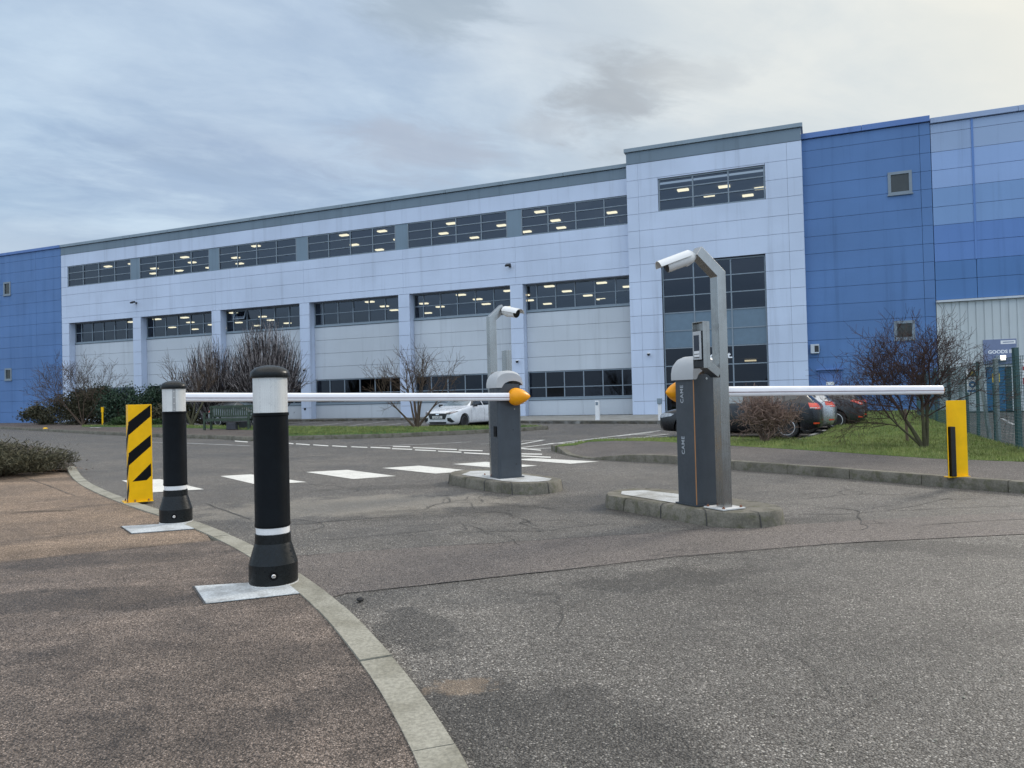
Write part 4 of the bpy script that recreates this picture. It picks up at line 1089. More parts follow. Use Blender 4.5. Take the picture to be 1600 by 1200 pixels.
ob = broot('office_building', 'long pale lilac office block with grey fascia, lit windows and entrance tower', -12.0)
U0 = -12.0
k0, bw = -29.91, 5.985
KU = [k0 + bw*i for i in range(7)]
E0, E1 = -29.91, 5.74
JZ = lambda z0, z1: zjoints(z0, z1, 10.387, 0.694)
UW = [(-29.35, -24.04), (-23.36, -18.06), (-17.38, -12.09), (-11.39, -6.06), (-5.38, -0.06), (0.64, 5.9)]
m = MB()
jc = [KU[0]] + [x for x in KU[1:]] + [E1]
panels(m, U0, [E0, KU[1]+.3, KU[2]+.3, KU[3]+.3, KU[4]+.3, KU[5]+.3, E1], [9.655, 10.387], 0.0)
panels(m, U0, [E0, KU[1]+.3, KU[2]+.3, KU[3]+.3, KU[4]+.3, KU[5]+.3, E1], [6.165, 6.50, 7.205, 7.90, 8.385], 0.0)
panels(m, U0, [E0, -29.36], zjoints(8.385, 9.655, 10.387, .694), 0.0)
for i in range(6):
    a = KU[i]; b = a+0.63
    panels(m, U0, [a, b], zjoints(0.10, 6.165, 10.387, .694), 0.0)
    bx(m, U0, b-0.05, b-0.002, -0.42, -0.065, 0.10, 6.165)                   # returns of the piers
bx(m, U0, E0+0.01, E1, -0.42, -0.065, 6.175, 6.23)                          # soffit over the recessed bays
m.build('wall', M['lilac'], ob)
m = MB()                                                                      # backing behind open joints
bx(m, U0, E0+0.02, E1, -0.16, -0.075, 6.24, 8.385); bx(m, U0, E0+0.02, E1, -0.16, -0.075, 9.655, 10.84)
for i in range(6): bx(m, U0, KU[i]+0.02, KU[i]+0.57, -0.42, -0.075, 0.1, 6.17)
bx(m, U0, E0+0.02, -29.37, -0.16, -0.075, 8.385, 9.655)
m.build('backing_wall', M['joint'], ob)
m = MB()
panels(m, U0, [E0+i*5.9 for i in range(6)]+[E1], [10.387, 10.845], 0.012); m.build('fascia', M['bandg'], ob)
m = MB(); 
for a, b in zip([E0+i*2.97 for i in range(12)], [E0+(i+1)*2.97-0.012 for i in range(11)]+[E1]): bx(m, U0, a, b, -0.3, 0.085, 10.86, 11.025)
m.build('coping', M['copg'], ob, bevel=0.012)
for (a, b), (c, d_) in zip(UW, UW[1:]): m = MB(); bx(m, U0, b+0.004, c-0.004, -0.10, -0.03, 8.39, 9.65); m.build('spandrel_panel', M['spand'], ob)
for i, (a, b) in enumerate(UW):
    w_ = (b-a)*K; h_ = (9.65-8.39)*K
    window_unit('window', w_, h_, [w_*j/4 for j in (1,2,3)], [h_*0.335, h_*0.67], 0.055, 0.09, M['glass'], i, ob, ((a-U0)*K, 0.03, 8.39*K))
for i in range(6):
    a = KU[i]+0.635; b = KU[i+1]-0.005 if i < 5 else 5.9
    w_ = (b-a)*K; h_ = (6.16-4.965)*K
    window_unit('window', w_, h_, [w_*x for x in (0.10, 0.275, 0.45, 0.63, 0.81)], [h_*0.5], 0.05, 0.09, M['glass'], 20+i, ob, ((a-U0)*K, 0.42*K, 4.965*K))
    h2 = (2.13-0.90)*K
    window_unit('window', w_, h2, [w_*x for x in (0.165, 0.335, 0.51, 0.68, 0.85)], [h2*0.40], 0.055, 0.09, M['glass_dark'], 40+i, ob, ((a-U0)*K, 0.42*K, 0.90*K))
m = MB(); m2 = MB(); m3 = MB()
for i in range(6):
    a = KU[i]+0.635; b = KU[i+1]-0.005 if i < 5 else 5.9
    panels(m, U0, [a, b], [2.135, 2.80, 3.495, 4.19, 4.865], -0.40); panels(m, U0, [a, (a+b)/2, b], [0.10, 0.80], -0.40)
    for z0, z1 in ((4.885, 4.96), (0.815, 0.895)): m2 = MB(); bx(m2, U0, a, b, -0.48, -0.365, z0, z1); m2.build('sill', M['copg'], ob)
    bx(m3, U0, a, b, -0.60, -0.475, 2.14, 4.95); bx(m3, U0, a, b, -0.60, -0.475, 0.10, 0.88)
m.build('infill_panel', M['pgrey'], ob); m3.build('backing_wall', M['joint'], ob)
# an open top-hung light in the third bay
m = MB(); a = (KU[2]+0.635-U0)*K
F = Matrix.Translation((a+0.78, 0.45*K-0.03, 6.10*K)) @ Matrix.Rotation(radians(-22), 4, 'X')
wv, hv = 0.88, 0.60
for q in ((0, 0.05, -hv, 0), (wv-0.05, wv, -hv, 0)): m.box(q[0], q[1], -0.03, 0.03, q[2], q[3], F)
m.box(0.05, wv-0.05, -0.03, 0.03, -hv, -hv+0.05, F); m.box(0.05, wv-0.05, -0.03, 0.03, -0.05, 0, F)
ow = m.build('opening_light', M['wframe'], ob); g = MB(); g.quad(*[F @ Vector(p) for p in ((0.05,0,-hv+0.05),(wv-0.05,0,-hv+0.05),(wv-0.05,0,-0.05),(0.05,0,-0.05))]); g.build('pane', M['glass'], ow, smooth='raw')
# rooms behind the glass
DEP = 11.0
m = MB()
for z0, z1 in ((0.0, 0.12), (2.40, 4.6), (6.42, 8.2), (9.85, 10.0)):
    bx(m, U0, E0+0.3, 12.5, -DEP, -0.62, z0, z1)
m.build('floor_slab', M['roomc'], ob)
m = MB(); bx(m, U0, E0+0.3, 12.5, -DEP-0.2, -DEP, 0.0, 10.0)
for u in (-29.7, 5.6, -12.0): bx(m, U0, u, u+0.15, -DEP+0.01, -0.7, 0.13, 9.84)
m.build('partition_wall', M['room'], ob)
m = MB()
for r_ in range(14):
    u = RNG.uniform(-28.5, 4.5); z0 = RNG.choice([4.62, 4.62, 8.22]); h = RNG.uniform(0.4, 0.8); ww = RNG.uniform(0.3, 1.4)
    bx(m, U0, u, u+ww, -RNG.uniform(1.2, 4)-0.5, -1.0, z0, z0+h)
m.build('office_furniture', M['room'], ob)
# ceiling lamps
ceil_o = {}
m = MB(); m.box(-0.27, 0.27, -0.14, 0.14, -0.07, 0.0)
lamp_me = m.mesh('ceiling_lamp'); lamp_me.materials.append(M['lampw'])
rl = random.Random(5)
def lamp(u, t, z):
    o = bpy.data.objects.new('ceiling_lamp', lamp_me); COL.objects.link(o); o.parent = ob; o.location = ((u-U0)*K, -t*K, (z-0.012)*K)
for i in range(6):
    for j in range(2):
        for dpt in (1.3, 3.2, 5.0):
            if rl.random() < 0.86: lamp(KU[i]+1.5+j*2.7+rl.uniform(-.75, .75), -dpt-rl.uniform(0, .6), 9.85)
        for dpt in (2.6, 4.7, 6.8, 8.8):
            if rl.random() < 0.90: lamp(KU[i]+1.7+j*2.6+rl.uniform(-.8, .8), -dpt-rl.uniform(0, .6), 6.42)
for i in (3, 4, 5):
    for j in range(3): lamp(KU[i]+1.4+j*1.75+rl.uniform(-.4, .4), -1.8-rl.uniform(0, 2.2), 2.36)
# roof body
m = MB(); bx(m, U0, E0+0.1, E1, -22, -0.31, 10.1, 10.85); m.build('roof', M['roof'], ob)
# tower
T0, T1, TT = 5.72, 12.76, 0.40
m = MB(); tz = [0.10] + [10.13-0.7275*i for i in range(13, -1, -1)] + [10.835]
def tower_cells(a, b, zc): panels(m, U0, [a, b], zc, TT)
tower_cells(T0, 6.22, tz); tower_cells(12.20, T1, tz)
zt = [10.13-0.7275*i for i in range(0, 14)]
WL, WR, WB, WT = 7.07, 11.36, 8.68, 10.06
EL, ER, EB, ET = 7.12, 11.28, 0.10, 6.46
tower_cells(6.22, 12.20, [10.13, 10.835]); bx(m, U0, WL, WR, TT-0.06, TT, 10.075, 10.12)
for a, b in ((6.22, WL-0.01), (WR+0.01, 12.20)): tower_cells(a, b, [8.675, 9.4025, 10.13])
tower_cells(6.22, 12.20, [6.4925, 7.22, 7.9475, 8.675])
for a, b in ((6.22, EL-0.01), (ER+0.01, 12.20)): tower_cells(a, b, [z for z in tz if z < 6.6])
for x in (0, 1):                                                            # side returns
    ux = (T0+0.002, T0+0.055) if x == 0 else (T1-0.055, T1-0.002)
    for c, d_ in zip(tz, tz[1:]): bx(m, U0, ux[0], ux[1], 0.003, TT-0.065, c+0.009, d_-0.009)
m.build('tower_wall', M['lilac'], ob)
m = MB()
bx(m, U0, T0+0.06, T1-0.06, TT-0.2, TT-0.075, 6.47, 8.67); bx(m, U0, T0+0.06, T1-0.06, TT-0.2, TT-0.075, 10.07, 11.3)
for a, b in ((T0+0.06, WL-0.005), (WR+0.005, T1-0.06)): bx(m, U0, a, b, TT-0.2, TT-0.075, 8.67, 10.07); bx(m, U0, a, b, TT-0.2, TT-0.075, 0.1, 6.47)
m.build('backing_wall', M['joint'], ob)
m = MB(); bx(m, U0, T0+0.01, T1-0.01, -3, TT+0.012, 10.845, 11.34); m.build('fascia', M['bandg'], ob)
m = MB(); bx(m, U0, T0-0.07, T1+0.06, -3.1, TT+0.085, 11.355, 11.52); m.build('coping', M['copg'], ob, bevel=0.012)
w_, h_ = (WR-WL)*K, (WT-WB)*K
window_unit('window', w_, h_, [w_/3, w_*2/3], [h_*0.34, h_*0.68], 0.065, 0.10, M['glass'], 61, ob, ((WL-U0)*K, -(TT-0.05)*K, WB*K))
w_, h_ = (ER-EL)*K, (ET-EB)*K
uz = [(x-EB)*K for x in (1.38, 2.12, 2.87, 3.60, 4.36, 5.07, 5.78)]
window_unit('entrance_glazing', w_, h_, [(8.42-EL)*K, (9.92-EL)*K], uz, 0.06, 0.10, M['glass_dark'], 62, ob, ((EL-U0)*K, -(TT-0.12)*K, EB*K))
m = MB(); bx(m, U0, EL+0.03, ER-0.03, TT-0.26, TT-0.150, 2.90, 4.34); m.build('glazed_spandrel', M['gspand'], ob)
text('lettering', 'oc', 0.40, M['offw'], ob, frame(((8.98-U0)*K, -(TT-0.11)*K, 2.48*K), (1, 0, 0), (0, -1, 0)), 0.01, bold=0.012)
text('lettering', 't.', 0.40, M['offw'], ob, frame(((9.80-U0)*K, -(TT-0.11)*K, 2.48*K), (1, 0, 0), (0, -1, 0)), 0.01, bold=0.012)
for u, t, z in ((7.9, -0.9, 9.85), (8.8, -2.4, 9.85), (9.6, -1.2, 9.85), (10.4, -3.2, 9.85), (8.3, -4.4, 9.85), (11.0, -2.2, 9.85), (10.4, -2.0, 2.36)): lamp(u, t, z)
m = MB(); bx(m, U0, T0, T1, -22, -3.2, 10.1, 10.8); m.build('roof', M['roof'], ob)

# blue blocks either side
def blue_block(name, label, a, b, wins, zc0, step, coping, vj):
    r = broot(name, label, (a+b)/2); u0 = (a+b)/2
    m = MB(); zc = zjoints(0.05, 10.95, zc0, step)
    holes = [(w_[0], w_[1], w_[2], w_[3]) for w_ in wins]
    for c, d in zip(zc, zc[1:]):
        cuts = [(a, b)]
        for x in vj:
            nc = []
            for p, q in cuts: nc += [(p, x), (x, q)] if p < x < q else [(p, q)]
            cuts = nc
        pieces = [(p, q, c, d) for p, q in cuts]
        for h0, h1, g0, g1 in holes:
            np_ = []
            for p, q, s_, e_ in pieces:
                if h1 <= p or h0 >= q or g1 <= s_ or g0 >= e_: np_.append((p, q, s_, e_)); continue
                if p < h0: np_.append((p, h0, s_, e_))
                if q > h1: np_.append((h1, q, s_, e_))
                lo, hi = max(p, h0), min(q, h1)
                if s_ < g0: np_.append((lo, hi, s_, g0))
                if e_ > g1: np_.append((lo, hi, g1, e_))
            pieces = np_
        for p, q, s_, e_ in pieces:
            gl = 0.0065
            if e_-s_ > 0.03 and q-p > 0.03: bx(m, u0, p+(gl if p in (a, *vj) else 0), q-(gl if q in (b, *vj) else 0), -0.06, 0, s_+(gl if s_ == c else 0), e_-(gl if e_ == d else 0))
    m.build('wall', M['bluep'], r)
    m = MB(); bx(m, u0, a+0.02, b+0.004, -0.5, -0.07 - 0.01, 0.05, 10.95)
    m.build('backing_wall', M['s5'], r)
    m = MB(); L_ = (b-a)/max(1, round((b-a)/3))
    for i in range(max(1, round((b-a)/3))): bx(m, u0, a+L_*i+0.004, a+L_*(i+1)-0.004, -0.3, 0.085, coping[0], coping[1])
    m.build('coping', M['copb'], r, bevel=0.012)
    for i, (h0, h1, g0, g1) in enumerate(holes):
        if g0 < 0.2: continue
        m = MB(); fw = 0.075
        for q in ((h0-0.03, h0+fw, g0-0.03, g1+0.03), (h1-fw, h1+0.03, g0-0.03, g1+0.03)): bx(m, u0, q[0], q[1], -0.05, 0.03, q[2], q[3])
        bx(m, u0, h0+fw, h1-fw, -0.05, 0.03, g1-fw, g1+0.03); bx(m, u0, h0+fw, h1-fw, -0.05, 0.03, g0-0.03, g0+fw)
        bx(m, u0, h0-0.06, h1+0.06, 0.032, 0.07, g0-0.06, g0-0.02)
        f = m.build('window', M['wframe'], r)
        m = MB(); m.quad(*[((x-u0)*K, 0.02*K, z*K) for x, z in ((h0+fw, g0+fw), (h1-fw, g0+fw), (h1-fw, g1-fw), (h0+fw, g1-fw))]); m.build('pane', M['wpane'], f)
    m = MB(); bx(m, u0, a, b, -22, -0.51, 0, 10.85); m.build('roof', M['roof'], r)
    return r, u0
M['wpane'] = simple('small_window_glass', (0.028, 0.032, 0.030), 0.15, var=0.15, spec=0.5)
DU0, DU1, DZ0, DZ1 = 13.14, 13.92, 0.06, 1.66
rb, u0b = blue_block('blue_building', 'blue clad block with two small windows and a door, right of the entrance tower', 12.60, 17.265,
                     [(15.82, 16.58, 8.38, 9.20), (15.87, 16.52, 2.83, 3.50), (DU0-0.06, DU1+0.06, 0.05, DZ1+0.06)], 10.49, 0.686, (10.97, 11.19), (16.9,))
m = MB(); bx(m, u0b, DU0, DU1, -0.055, -0.02, DZ0, DZ1); do = m.build('door', M['bluedoor'] if 'bluedoor' in M else M['copb'], rb, bevel=0.006)
m = MB(); bx(m, u0b, 13.39, 13.68, -0.02, -0.012, 1.16, 1.28); m.build('door_sign', M['white'], do)
m = MB(); bx(m, u0b, DU0+0.05, DU0+0.09, -0.02, 0.03, 0.72, 0.86); m.build('handle', M['steel'], do)
m = MB(); bx(m, u0b, DU0-0.055, DU0-0.005, -0.05, 0.02, 0.05, DZ1+0.055); bx(m, u0b, DU1+0.005, DU1+0.055, -0.05, 0.02, 0.05, DZ1+0.055); bx(m, u0b, DU0-0.004, DU1+0.004, -0.05, 0.02, DZ1+0.005, DZ1+0.055); m.build('door_frame', M['copb'], rb)
m = MB(); bx(m, u0b, DU0-0.10, DU1+0.10, -0.02, 0.14, 1.74, 1.80); m.build('door_canopy', M['copb'], rb, bevel=0.01)
lb, u0l = blue_block('blue_building', 'blue clad block with two narrow windows, far left of the office block', -46.0, -29.93,
                     [(-35.22, -34.6, 8.31, 9.12), (-35.20, -34.6, 2.86, 3.58)], 10.39, 0.686, (10.86, 11.03), (-32.2, -40.0))

# striped warehouse
SU0, SU1 = 17.27, 34.0
sw = broot('warehouse', 'warehouse in bands of paler and darker blue above white ribbed cladding', 24.0); u0s = 24.0
zr = [10.855, 10.50, 9.79, 9.10, 8.42, 7.72, 7.03, 6.34, 5.66, 4.97, 4.22]
cm = ['s1', 's1', 's2', 's2', 's3', 's3', 's4', 's4', 's5', 's5']
vcuts = [SU0, 18.62, 24.6, 30.6, SU1]
for c in ('s1', 's2', 's3', 's4', 's5'):
    m = MB()
    for i in range(10):
        if cm[i] != c: continue
        for a, b in zip(vcuts, vcuts[1:]):
            bx(m, u0s, a+0.01, b-0.01, -0.06, 0, zr[i+1]+0.007, zr[i]-0.007)
    m.build('cladding_band', M[c], sw)
m = MB(); bx(m, u0s, SU0+0.02, SU1, -0.4, -0.075, 0.05, 10.9); m.build('backing_wall', M['s5'], sw)
m = MB()
for x in (18.62, 24.6, 30.6): bx(m, u0s, x-0.035, x+0.035, 0.002, 0.025, 5.66, 10.855)
m.build('joint_trim', M['s4'], sw)
m = MB()
for i in range(6): bx(m, u0s, SU0+0.004+i*2.8, SU0-0.004+(i+1)*2.8, -0.3, 0.085, 10.875, 11.075)
m.build('coping', M['copel'], sw, bevel=0.012)
m = MB(); bx(m, u0s, SU0, SU1, -0.05, 0.12, 4.13, 4.205); m.build('flashing', M['pgrey'], sw)
m = MB(); x = SU0+0.01; ri = 0
while x < SU1:
    if not (18.78 < x+0.13 < 19.68): bx(m, u0s, x, x+0.215, -0.05, 0.0, 0.05, 4.12); bx(m, u0s, x+0.2155, x+0.2555, -0.05, -0.025, 0.05, 4.12)
    else: bx(m, u0s, x, x+0.215, -0.05, 0.0, 1.70, 4.12); bx(m, u0s, x+0.2155, x+0.2555, -0.05, -0.025, 1.70, 4.12)
    x += 0.256
m.build('ribbed_cladding', M['white_rib'], sw)
m = MB(); bx(m, u0s, 18.80, 19.40, -0.035, -0.012, 0.06, 1.66); dd_ = m.build('door', M['tealdoor'], sw, bevel=0.006)
m = MB(); bx(m, u0s, 18.98, 19.22, -0.012, -0.004, 1.10, 1.42); m.build('door_notice', M['signy'], dd_)
m = MB()
for i in range(20): bx(m, u0s, 19.41, 19.64, -0.045, -0.010, 0.06+i*0.08, 0.06+i*0.08+0.066)
m.build('slatted_door', M['slat'], sw)
m = MB(); bx(m, u0s, 18.70, 18.795, -0.05, 0.03, 0.05, 1.70); bx(m, u0s, 19.645, 19.74, -0.05, 0.03, 0.05, 1.70); bx(m, u0s, 18.796, 19.644, -0.05, 0.03, 1.665, 1.70); m.build('door_frame', M['white_rib'], sw)
m = MB(); bx(m, u0s, SU0, SU1, -22, -0.41, 0, 10.8); m.build('roof', M['roof'], sw)

# goods sign, door lamp and other wall fittings: each a thing of its own
def wall_thing(name, label, cat, u, t, z, group=None):
    return thing(name, label, cat, FP(u, t, z), YAW, group)
gs = wall_thing('goods_sign', 'grey blue sign reading GOODS IN above the teal door', 'sign', 19.25, 0.01, 1.74)
m = MB(); m.box(-0.52*K, 0.52*K, -0.03, 0, 0, 0.92*K); m.build('board', M['signg'], gs, bevel=0.004)
text('lettering', 'GOODS IN', 0.195, M['offw'], gs, frame((0.05, -0.031, 0.46*K), (1, 0, 0), (0, -1, 0)), 0.003, bold=0.006)
m = MB(); m.box(0.03*K, 0.49*K, -0.034, -0.0305, 0.74*K, 0.87*K); m.build('white_label', M['white'], gs)
m = MB(); m.box(0.10*K, 0.44*K, -0.0375, -0.0345, 0.79*K, 0.82*K); m.build('label_text', M['signg'], gs)
dl = wall_thing('floodlight', 'lit square floodlight on the GOODS IN sign', 'lamp', 19.27, 0.04, 1.98)
m = MB(); m.box(-0.20, 0.16, -0.14, 0, -0.11, 0.11); m.build('housing', M['wframe'], dl, bevel=0.01)
m = MB(); m.box(-0.04, 0.15, -0.155, -0.142, -0.095, 0.095); m.build('lamp_glass', M['lamps'], dl, bevel=0.01)
ss = wall_thing('safety_sign', 'tall red and white notice board at the right edge beyond the fence', 'sign', 20.08, 0.03, 0.98)
m = MB(); m.box(-0.20, 0.34, -0.02, 0, 0, 1.06); m.build('board', M['white'], ss)
m = MB(); m.box(-0.19, 0.33, -0.024, -0.021, 0.60, 0.76); m.box(-0.19, 0.33, -0.024, -0.021, 0.02, 0.30); m.build('red_panel', M['red'], ss)
m = MB(); m.lathe([(0.13, 0), (0.13, 0.004), (0.095, 0.004), (0.095, 0)], 28, frame((0.0, -0.021, 0.90), (1, 0, 0), (0, -1, 0))); m.box(-0.012, 0.012, -0.026, -0.021, 0.80, 1.0, Matrix.Translation((0,0,0))); m.build('prohibition_ring', M['red'], ss)
m = MB(); m.box(-0.10, -0.02, -0.024, -0.021, 0.36, 0.54); m.box(0.06, 0.14, -0.024, -0.021, 0.36, 0.54); m.build('pictogram', M['dark'], ss)
def wall_lamp(label, u, t, z):
    r = wall_thing('wall_lamp', label, 'wall lamp', u, t, z, 'floodlights on the facade')
    m = MB(); m.box(-0.05, 0.05, -0.05, 0, -0.06, 0.06); m.tube((0, -0.04, 0), (0, -0.26, 0.03), 0.022, 0.022, 8, True); m.build('bracket', M['dark'], r)
    m = MB(); F = Matrix.Translation((0, -0.30, 0.03)) @ Matrix.Rotation(radians(28), 4, 'X'); m.box(-0.14, 0.14, -0.13, 0.10, -0.05, 0.05, F); m.build('housing', M['dark'], r, bevel=0.02)
    return r
wall_lamp('small dark floodlight on the lilac wall above the first pier', -23.6, 0, 7.0)
wall_lamp('small dark floodlight on the lilac wall near the entrance tower', 0.05, 0, 7.04)
def dome_cam(label, u, t, z):
    r = wall_thing('dome_camera', label, 'security camera', u, t, z, 'dome cameras on the piers')
    m = MB(); m.box(-0.05, 0.05, -0.20, 0, 0.02, 0.07); m.build('bracket', M['camw'], r, bevel=0.008)
    m = MB(); m.lathe([(0, -0.09), (0.05, -0.07), (0.075, -0.01), (0.075, 0.015), (0, 0.018)], 20, Matrix.Translation((0, -0.15, 0))); m.build('dome', M['dark'], r, smooth=40)
dome_cam('dome camera on the pier behind the left bare tree', -11.65, 0.0, 2.66)
dome_cam('dome camera on the pier right of the left camera post', 0.33, 0.0, 2.62)
dome_cam('dome camera on the tower left of the entrance glazing', 6.5, TT, 2.66)
vb = wall_thing('vent_box', 'pale metal box on the corner of tower and blue wall', 'vent box', 12.98, 0.0, 2.42)
m = MB(); m.box(-0.12*K, 0.20*K, -0.22, 0, 0, 0.36*K); m.build('casing', M['pgrey'], vb, bevel=0.01)
m = MB(); m.box(0.03*K, 0.18*K, -0.226, -0.2205, 0.05*K, 0.30*K); m.build('grille', M['dark'], vb)
pc = wall_thing('pipe_outlet', 'round black outlet low on the pier left of the parking bays', 'outlet', -11.72, 0.0, 0.62)
m = MB(); m.lathe([(0.07, 0), (0.07, 0.02), (0, 0.022)], 18, frame((0, 0, 0), (1, 0, 0), (0, -1, 0))); m.build('cover', M['black'], pc)
for (u, z, lab) in ((-36.0, 9.35, 'small dark lamp on the blue wall above the upper narrow window'), (-35.9, 7.95, 'small dark lamp on the blue wall below the upper narrow window')):
    wall_lamp(lab, u, 0, z)

# small posts near the building
def little_post(name, label, cat, loc, h, w_, mat, head=None):
    r = thing(name, label, cat, loc, YAW)
    m = MB(); m.box(-w_/2, w_/2, -w_/2, w_/2, 0, h); m.build('shaft', mat, r, bevel=0.008)
    return r
wp = G(934, 656.5, ZP); r = little_post('bollard_light', 'white square bollard light before the right ground floor windows', 'bollard light', wp, 0.78, 0.155, M['white'])
m = MB(); m.box(-0.05, 0.05, -0.085, -0.078, 0.60, 0.73); m.build('lamp_window', M['wframe'], r)
ep = G(1031.5, 657, ZP); r = little_post('entry_post', 'white entry post with grey box left of the entrance doors', 'entry post', ep, 0.62, 0.12, M['white'])
m = MB(); m.box(-0.085, 0.085, -0.10, 0.05, 0.62, 0.83); m.build('control_box', M['copg'], r, bevel=0.01)
yp = G(160.5, 664.8, ZP); yr = thing('marker_post', 'thin yellow marker post in front of the hedge', 'post', yp, 0)
m = MB(); m.box(-0.035, 0.035, -0.03, 0.03, 0, 0.98); m.build('shaft', M['yellow'], yr); m = MB(); m.box(-0.06, 0.06, -0.04, 0.04, 0.72, 1.0); m.build('head', M['yellow'], yr)

# ------------------------------------------------------------------ fence on the right
fr = thing('mesh_fence', 'green wire mesh fence with posts running back from the right edge', 'fence', (8.6, 13.55, 0), 0)
F0 = Vector((7.0, 9.3, 0.05)); F1 = Vector((7.93, 11.75, 0.10)); F2 = Vector((9.78, 16.1, 0.10)); F3 = Vector((14.6, 27.0, 0.08))
base = Vector((8.6, 13.55, 0))
pth = [F0, F1, F2, F3]
mw = MB(); HF = 1.5
for a, b in zip(pth, pth[1:]):
    L = (b-a).length; dd = (b-a)/L
    n = int(L/0.10)
    for i in range(n): p = a+dd*(0.10*i)-base; mw.tube(p+Vector((0,0,0.03)), p+Vector((0,0,HF)), 0.0042, 0.0042, 3)
    for k in range(30): z = 0.04+k*0.05; mw.tube(a-base+Vector((0,0,z)), b-base+Vector((0,0,z)), 0.0042, 0.0042, 3)
mw.build('wire_mesh', M['fence'], fr)
def fpost(p, h, mat, lean=(0, 0), w_=0.055):
    m = MB(); q = p - base; t = q + Vector((lean[0], lean[1], h))
    m.square_tube([q, t], w_, side=Vector((1, 0, 0))); return m.build('post', mat, fr, bevel=0.004)
def post_seen(xb, yb, xt, yt, mt, w_=0.055):
    p = G(xb, yb, 0.08); v = _f*FPX + RT*(xt-800) + UP*(600-yt); t = EYEP + v*(p.y/v.y)
    fpost(p, t.z-p.z, M[mt], (t.x-p.x, 0), w_)
for q in ((1529,682,1527,565,'fence',.05), (1547,689,1532,587,'fenceg',.055), (1561,694,1555,560,'fenceg',.06), (1556,692,1553,600,'fence',.04), (1593,704,1586,543,'fence',.075), (1513,677,1510,585,'fence',.05), (1502,672,1500,588,'fenceg',.05)): post_seen(*q)
for p in (F2.lerp(F3, .25), F2.lerp(F3, .5), F2.lerp(F3, .75), F3): fpost(p, 1.6, M['fence'])
fd = (F2-F1).normalized(); fn = Vector((fd.y, -fd.x, 0)); fn = fn if fn.x < 0 else -fn
def fsign(name, label, px, py_top, wpx, hpx, draw):
    dep = 15.9
    v = _f*FPX + RT*(px-800) + UP*(600-(py_top+hpx/2)); p = EYEP + v*(dep/v.y)
    s = dep/FPX*1.0
    r = thing(name, label, 'sign', p, radians(-25)); draw(r, wpx*s*1.05, hpx*s); return r
def warn(r, w_, h_):
    m = MB(); m.box(-w_/2, w_/2, -0.004, 0.004, -h_/2, h_/2); m.build('board', M['white'], r)
    m = MB(); a = w_*0.42
    m.add([(-a, -0.006, -h_*0.40), (a, -0.006, -h_*0.40), (0, -0.006, h_*0.42)], [(0,1,2)]); m.build('triangle', M['signy'], r)
    m = MB()
    P = [Vector((-a, -0.008, -h_*0.40)), Vector((a, -0.008, -h_*0.40)), Vector((0, -0.008, h_*0.42))]
    for i in range(3): m.tube(P[i], P[(i+1)%3], 0.013, 0.013, 6, True)
    m.tube((-0.03, -0.009, -0.07), (0.035, -0.009, -0.01), 0.02, 0.016, 6, True); m.tube((0.0, -0.009, -0.075), (0.06, -0.009, -0.07), 0.014, 0.014, 6, True)
    m.build('black_pictogram', M['black'], r)
fsign('warning_sign', 'white warning sign with black triangle on the mesh fence', 1519.5, 576, 16, 12.5, warn)
def bluesg(r, w_, h_):
    m = MB(); m.box(-w_/2, w_/2, -0.004, 0.004, -h_/2, h_/2); m.build('board', M['white'], r)
    m = MB(); m.lathe([(w_*0.34, 0.0045), (w_*0.34, 0.007), (0, 0.0072)], 24, frame((0, 0, h_*0.12), (1, 0, 0), (0, -1, 0))); m.box(-w_*0.47, w_*0.47, -0.007, -0.0045, -h_*0.47, -h_*0.30); m.build('blue_panel', M['signb'], r)
    m = MB(); m.lathe([(w_*0.13, 0.0075), (w_*0.13, 0.009), (0, 0.0092)], 16, frame((0, 0, h_*0.12), (1, 0, 0), (0, -1, 0))); m.build('pictogram', M['white'], r)
fsign('mandatory_sign', 'blue round mandatory sign below the warning sign on the fence', 1519.5, 593, 14, 20, bluesg)

# ------------------------------------------------------------------ cars
HATCH = [ # x, zb, zmid, zbelt, zroof, wb, wm, wbelt, wroof
    (2.10, .34, .52, .62, .665, .40, .52, .46, .34), (2.06, .22, .50, .70, .745, .62, .72, .66, .48), (1.88, .19, .54, .775, .825, .76, .855, .79, .60),
    (1.40, .18, .58, .86, .92, .80, .89, .845, .64), (0.95, .18, .60, .925, .985, .80, .89, .85, .66), (0.80, .18, .60, .94, 1.03, .80, .89, .85, .66),
    (0.10, .18, .60, .955, 1.40, .80, .89, .845, .575), (-.35, .18, .60, .965, 1.455, .80, .89, .845, .585), (-1.05, .18, .60, .985, 1.45, .80, .89, .845, .575),
    (-1.55, .19, .60, 1.0, 1.38, .80, .885, .84, .55), (-1.72, .20, .60, 1.0, 1.31, .79, .88, .83, .54), (-1.95, .24, .58, .985, 1.05, .77, .85, .79, .60),
    (-2.06, .27, .55, .90, .96, .70, .79, .72, .52), (-2.12, .36, .52, .78, .84, .50, .60, .54, .40)]
CS = 0.86        # cars shrunk below real size to match image pixels on flat ground
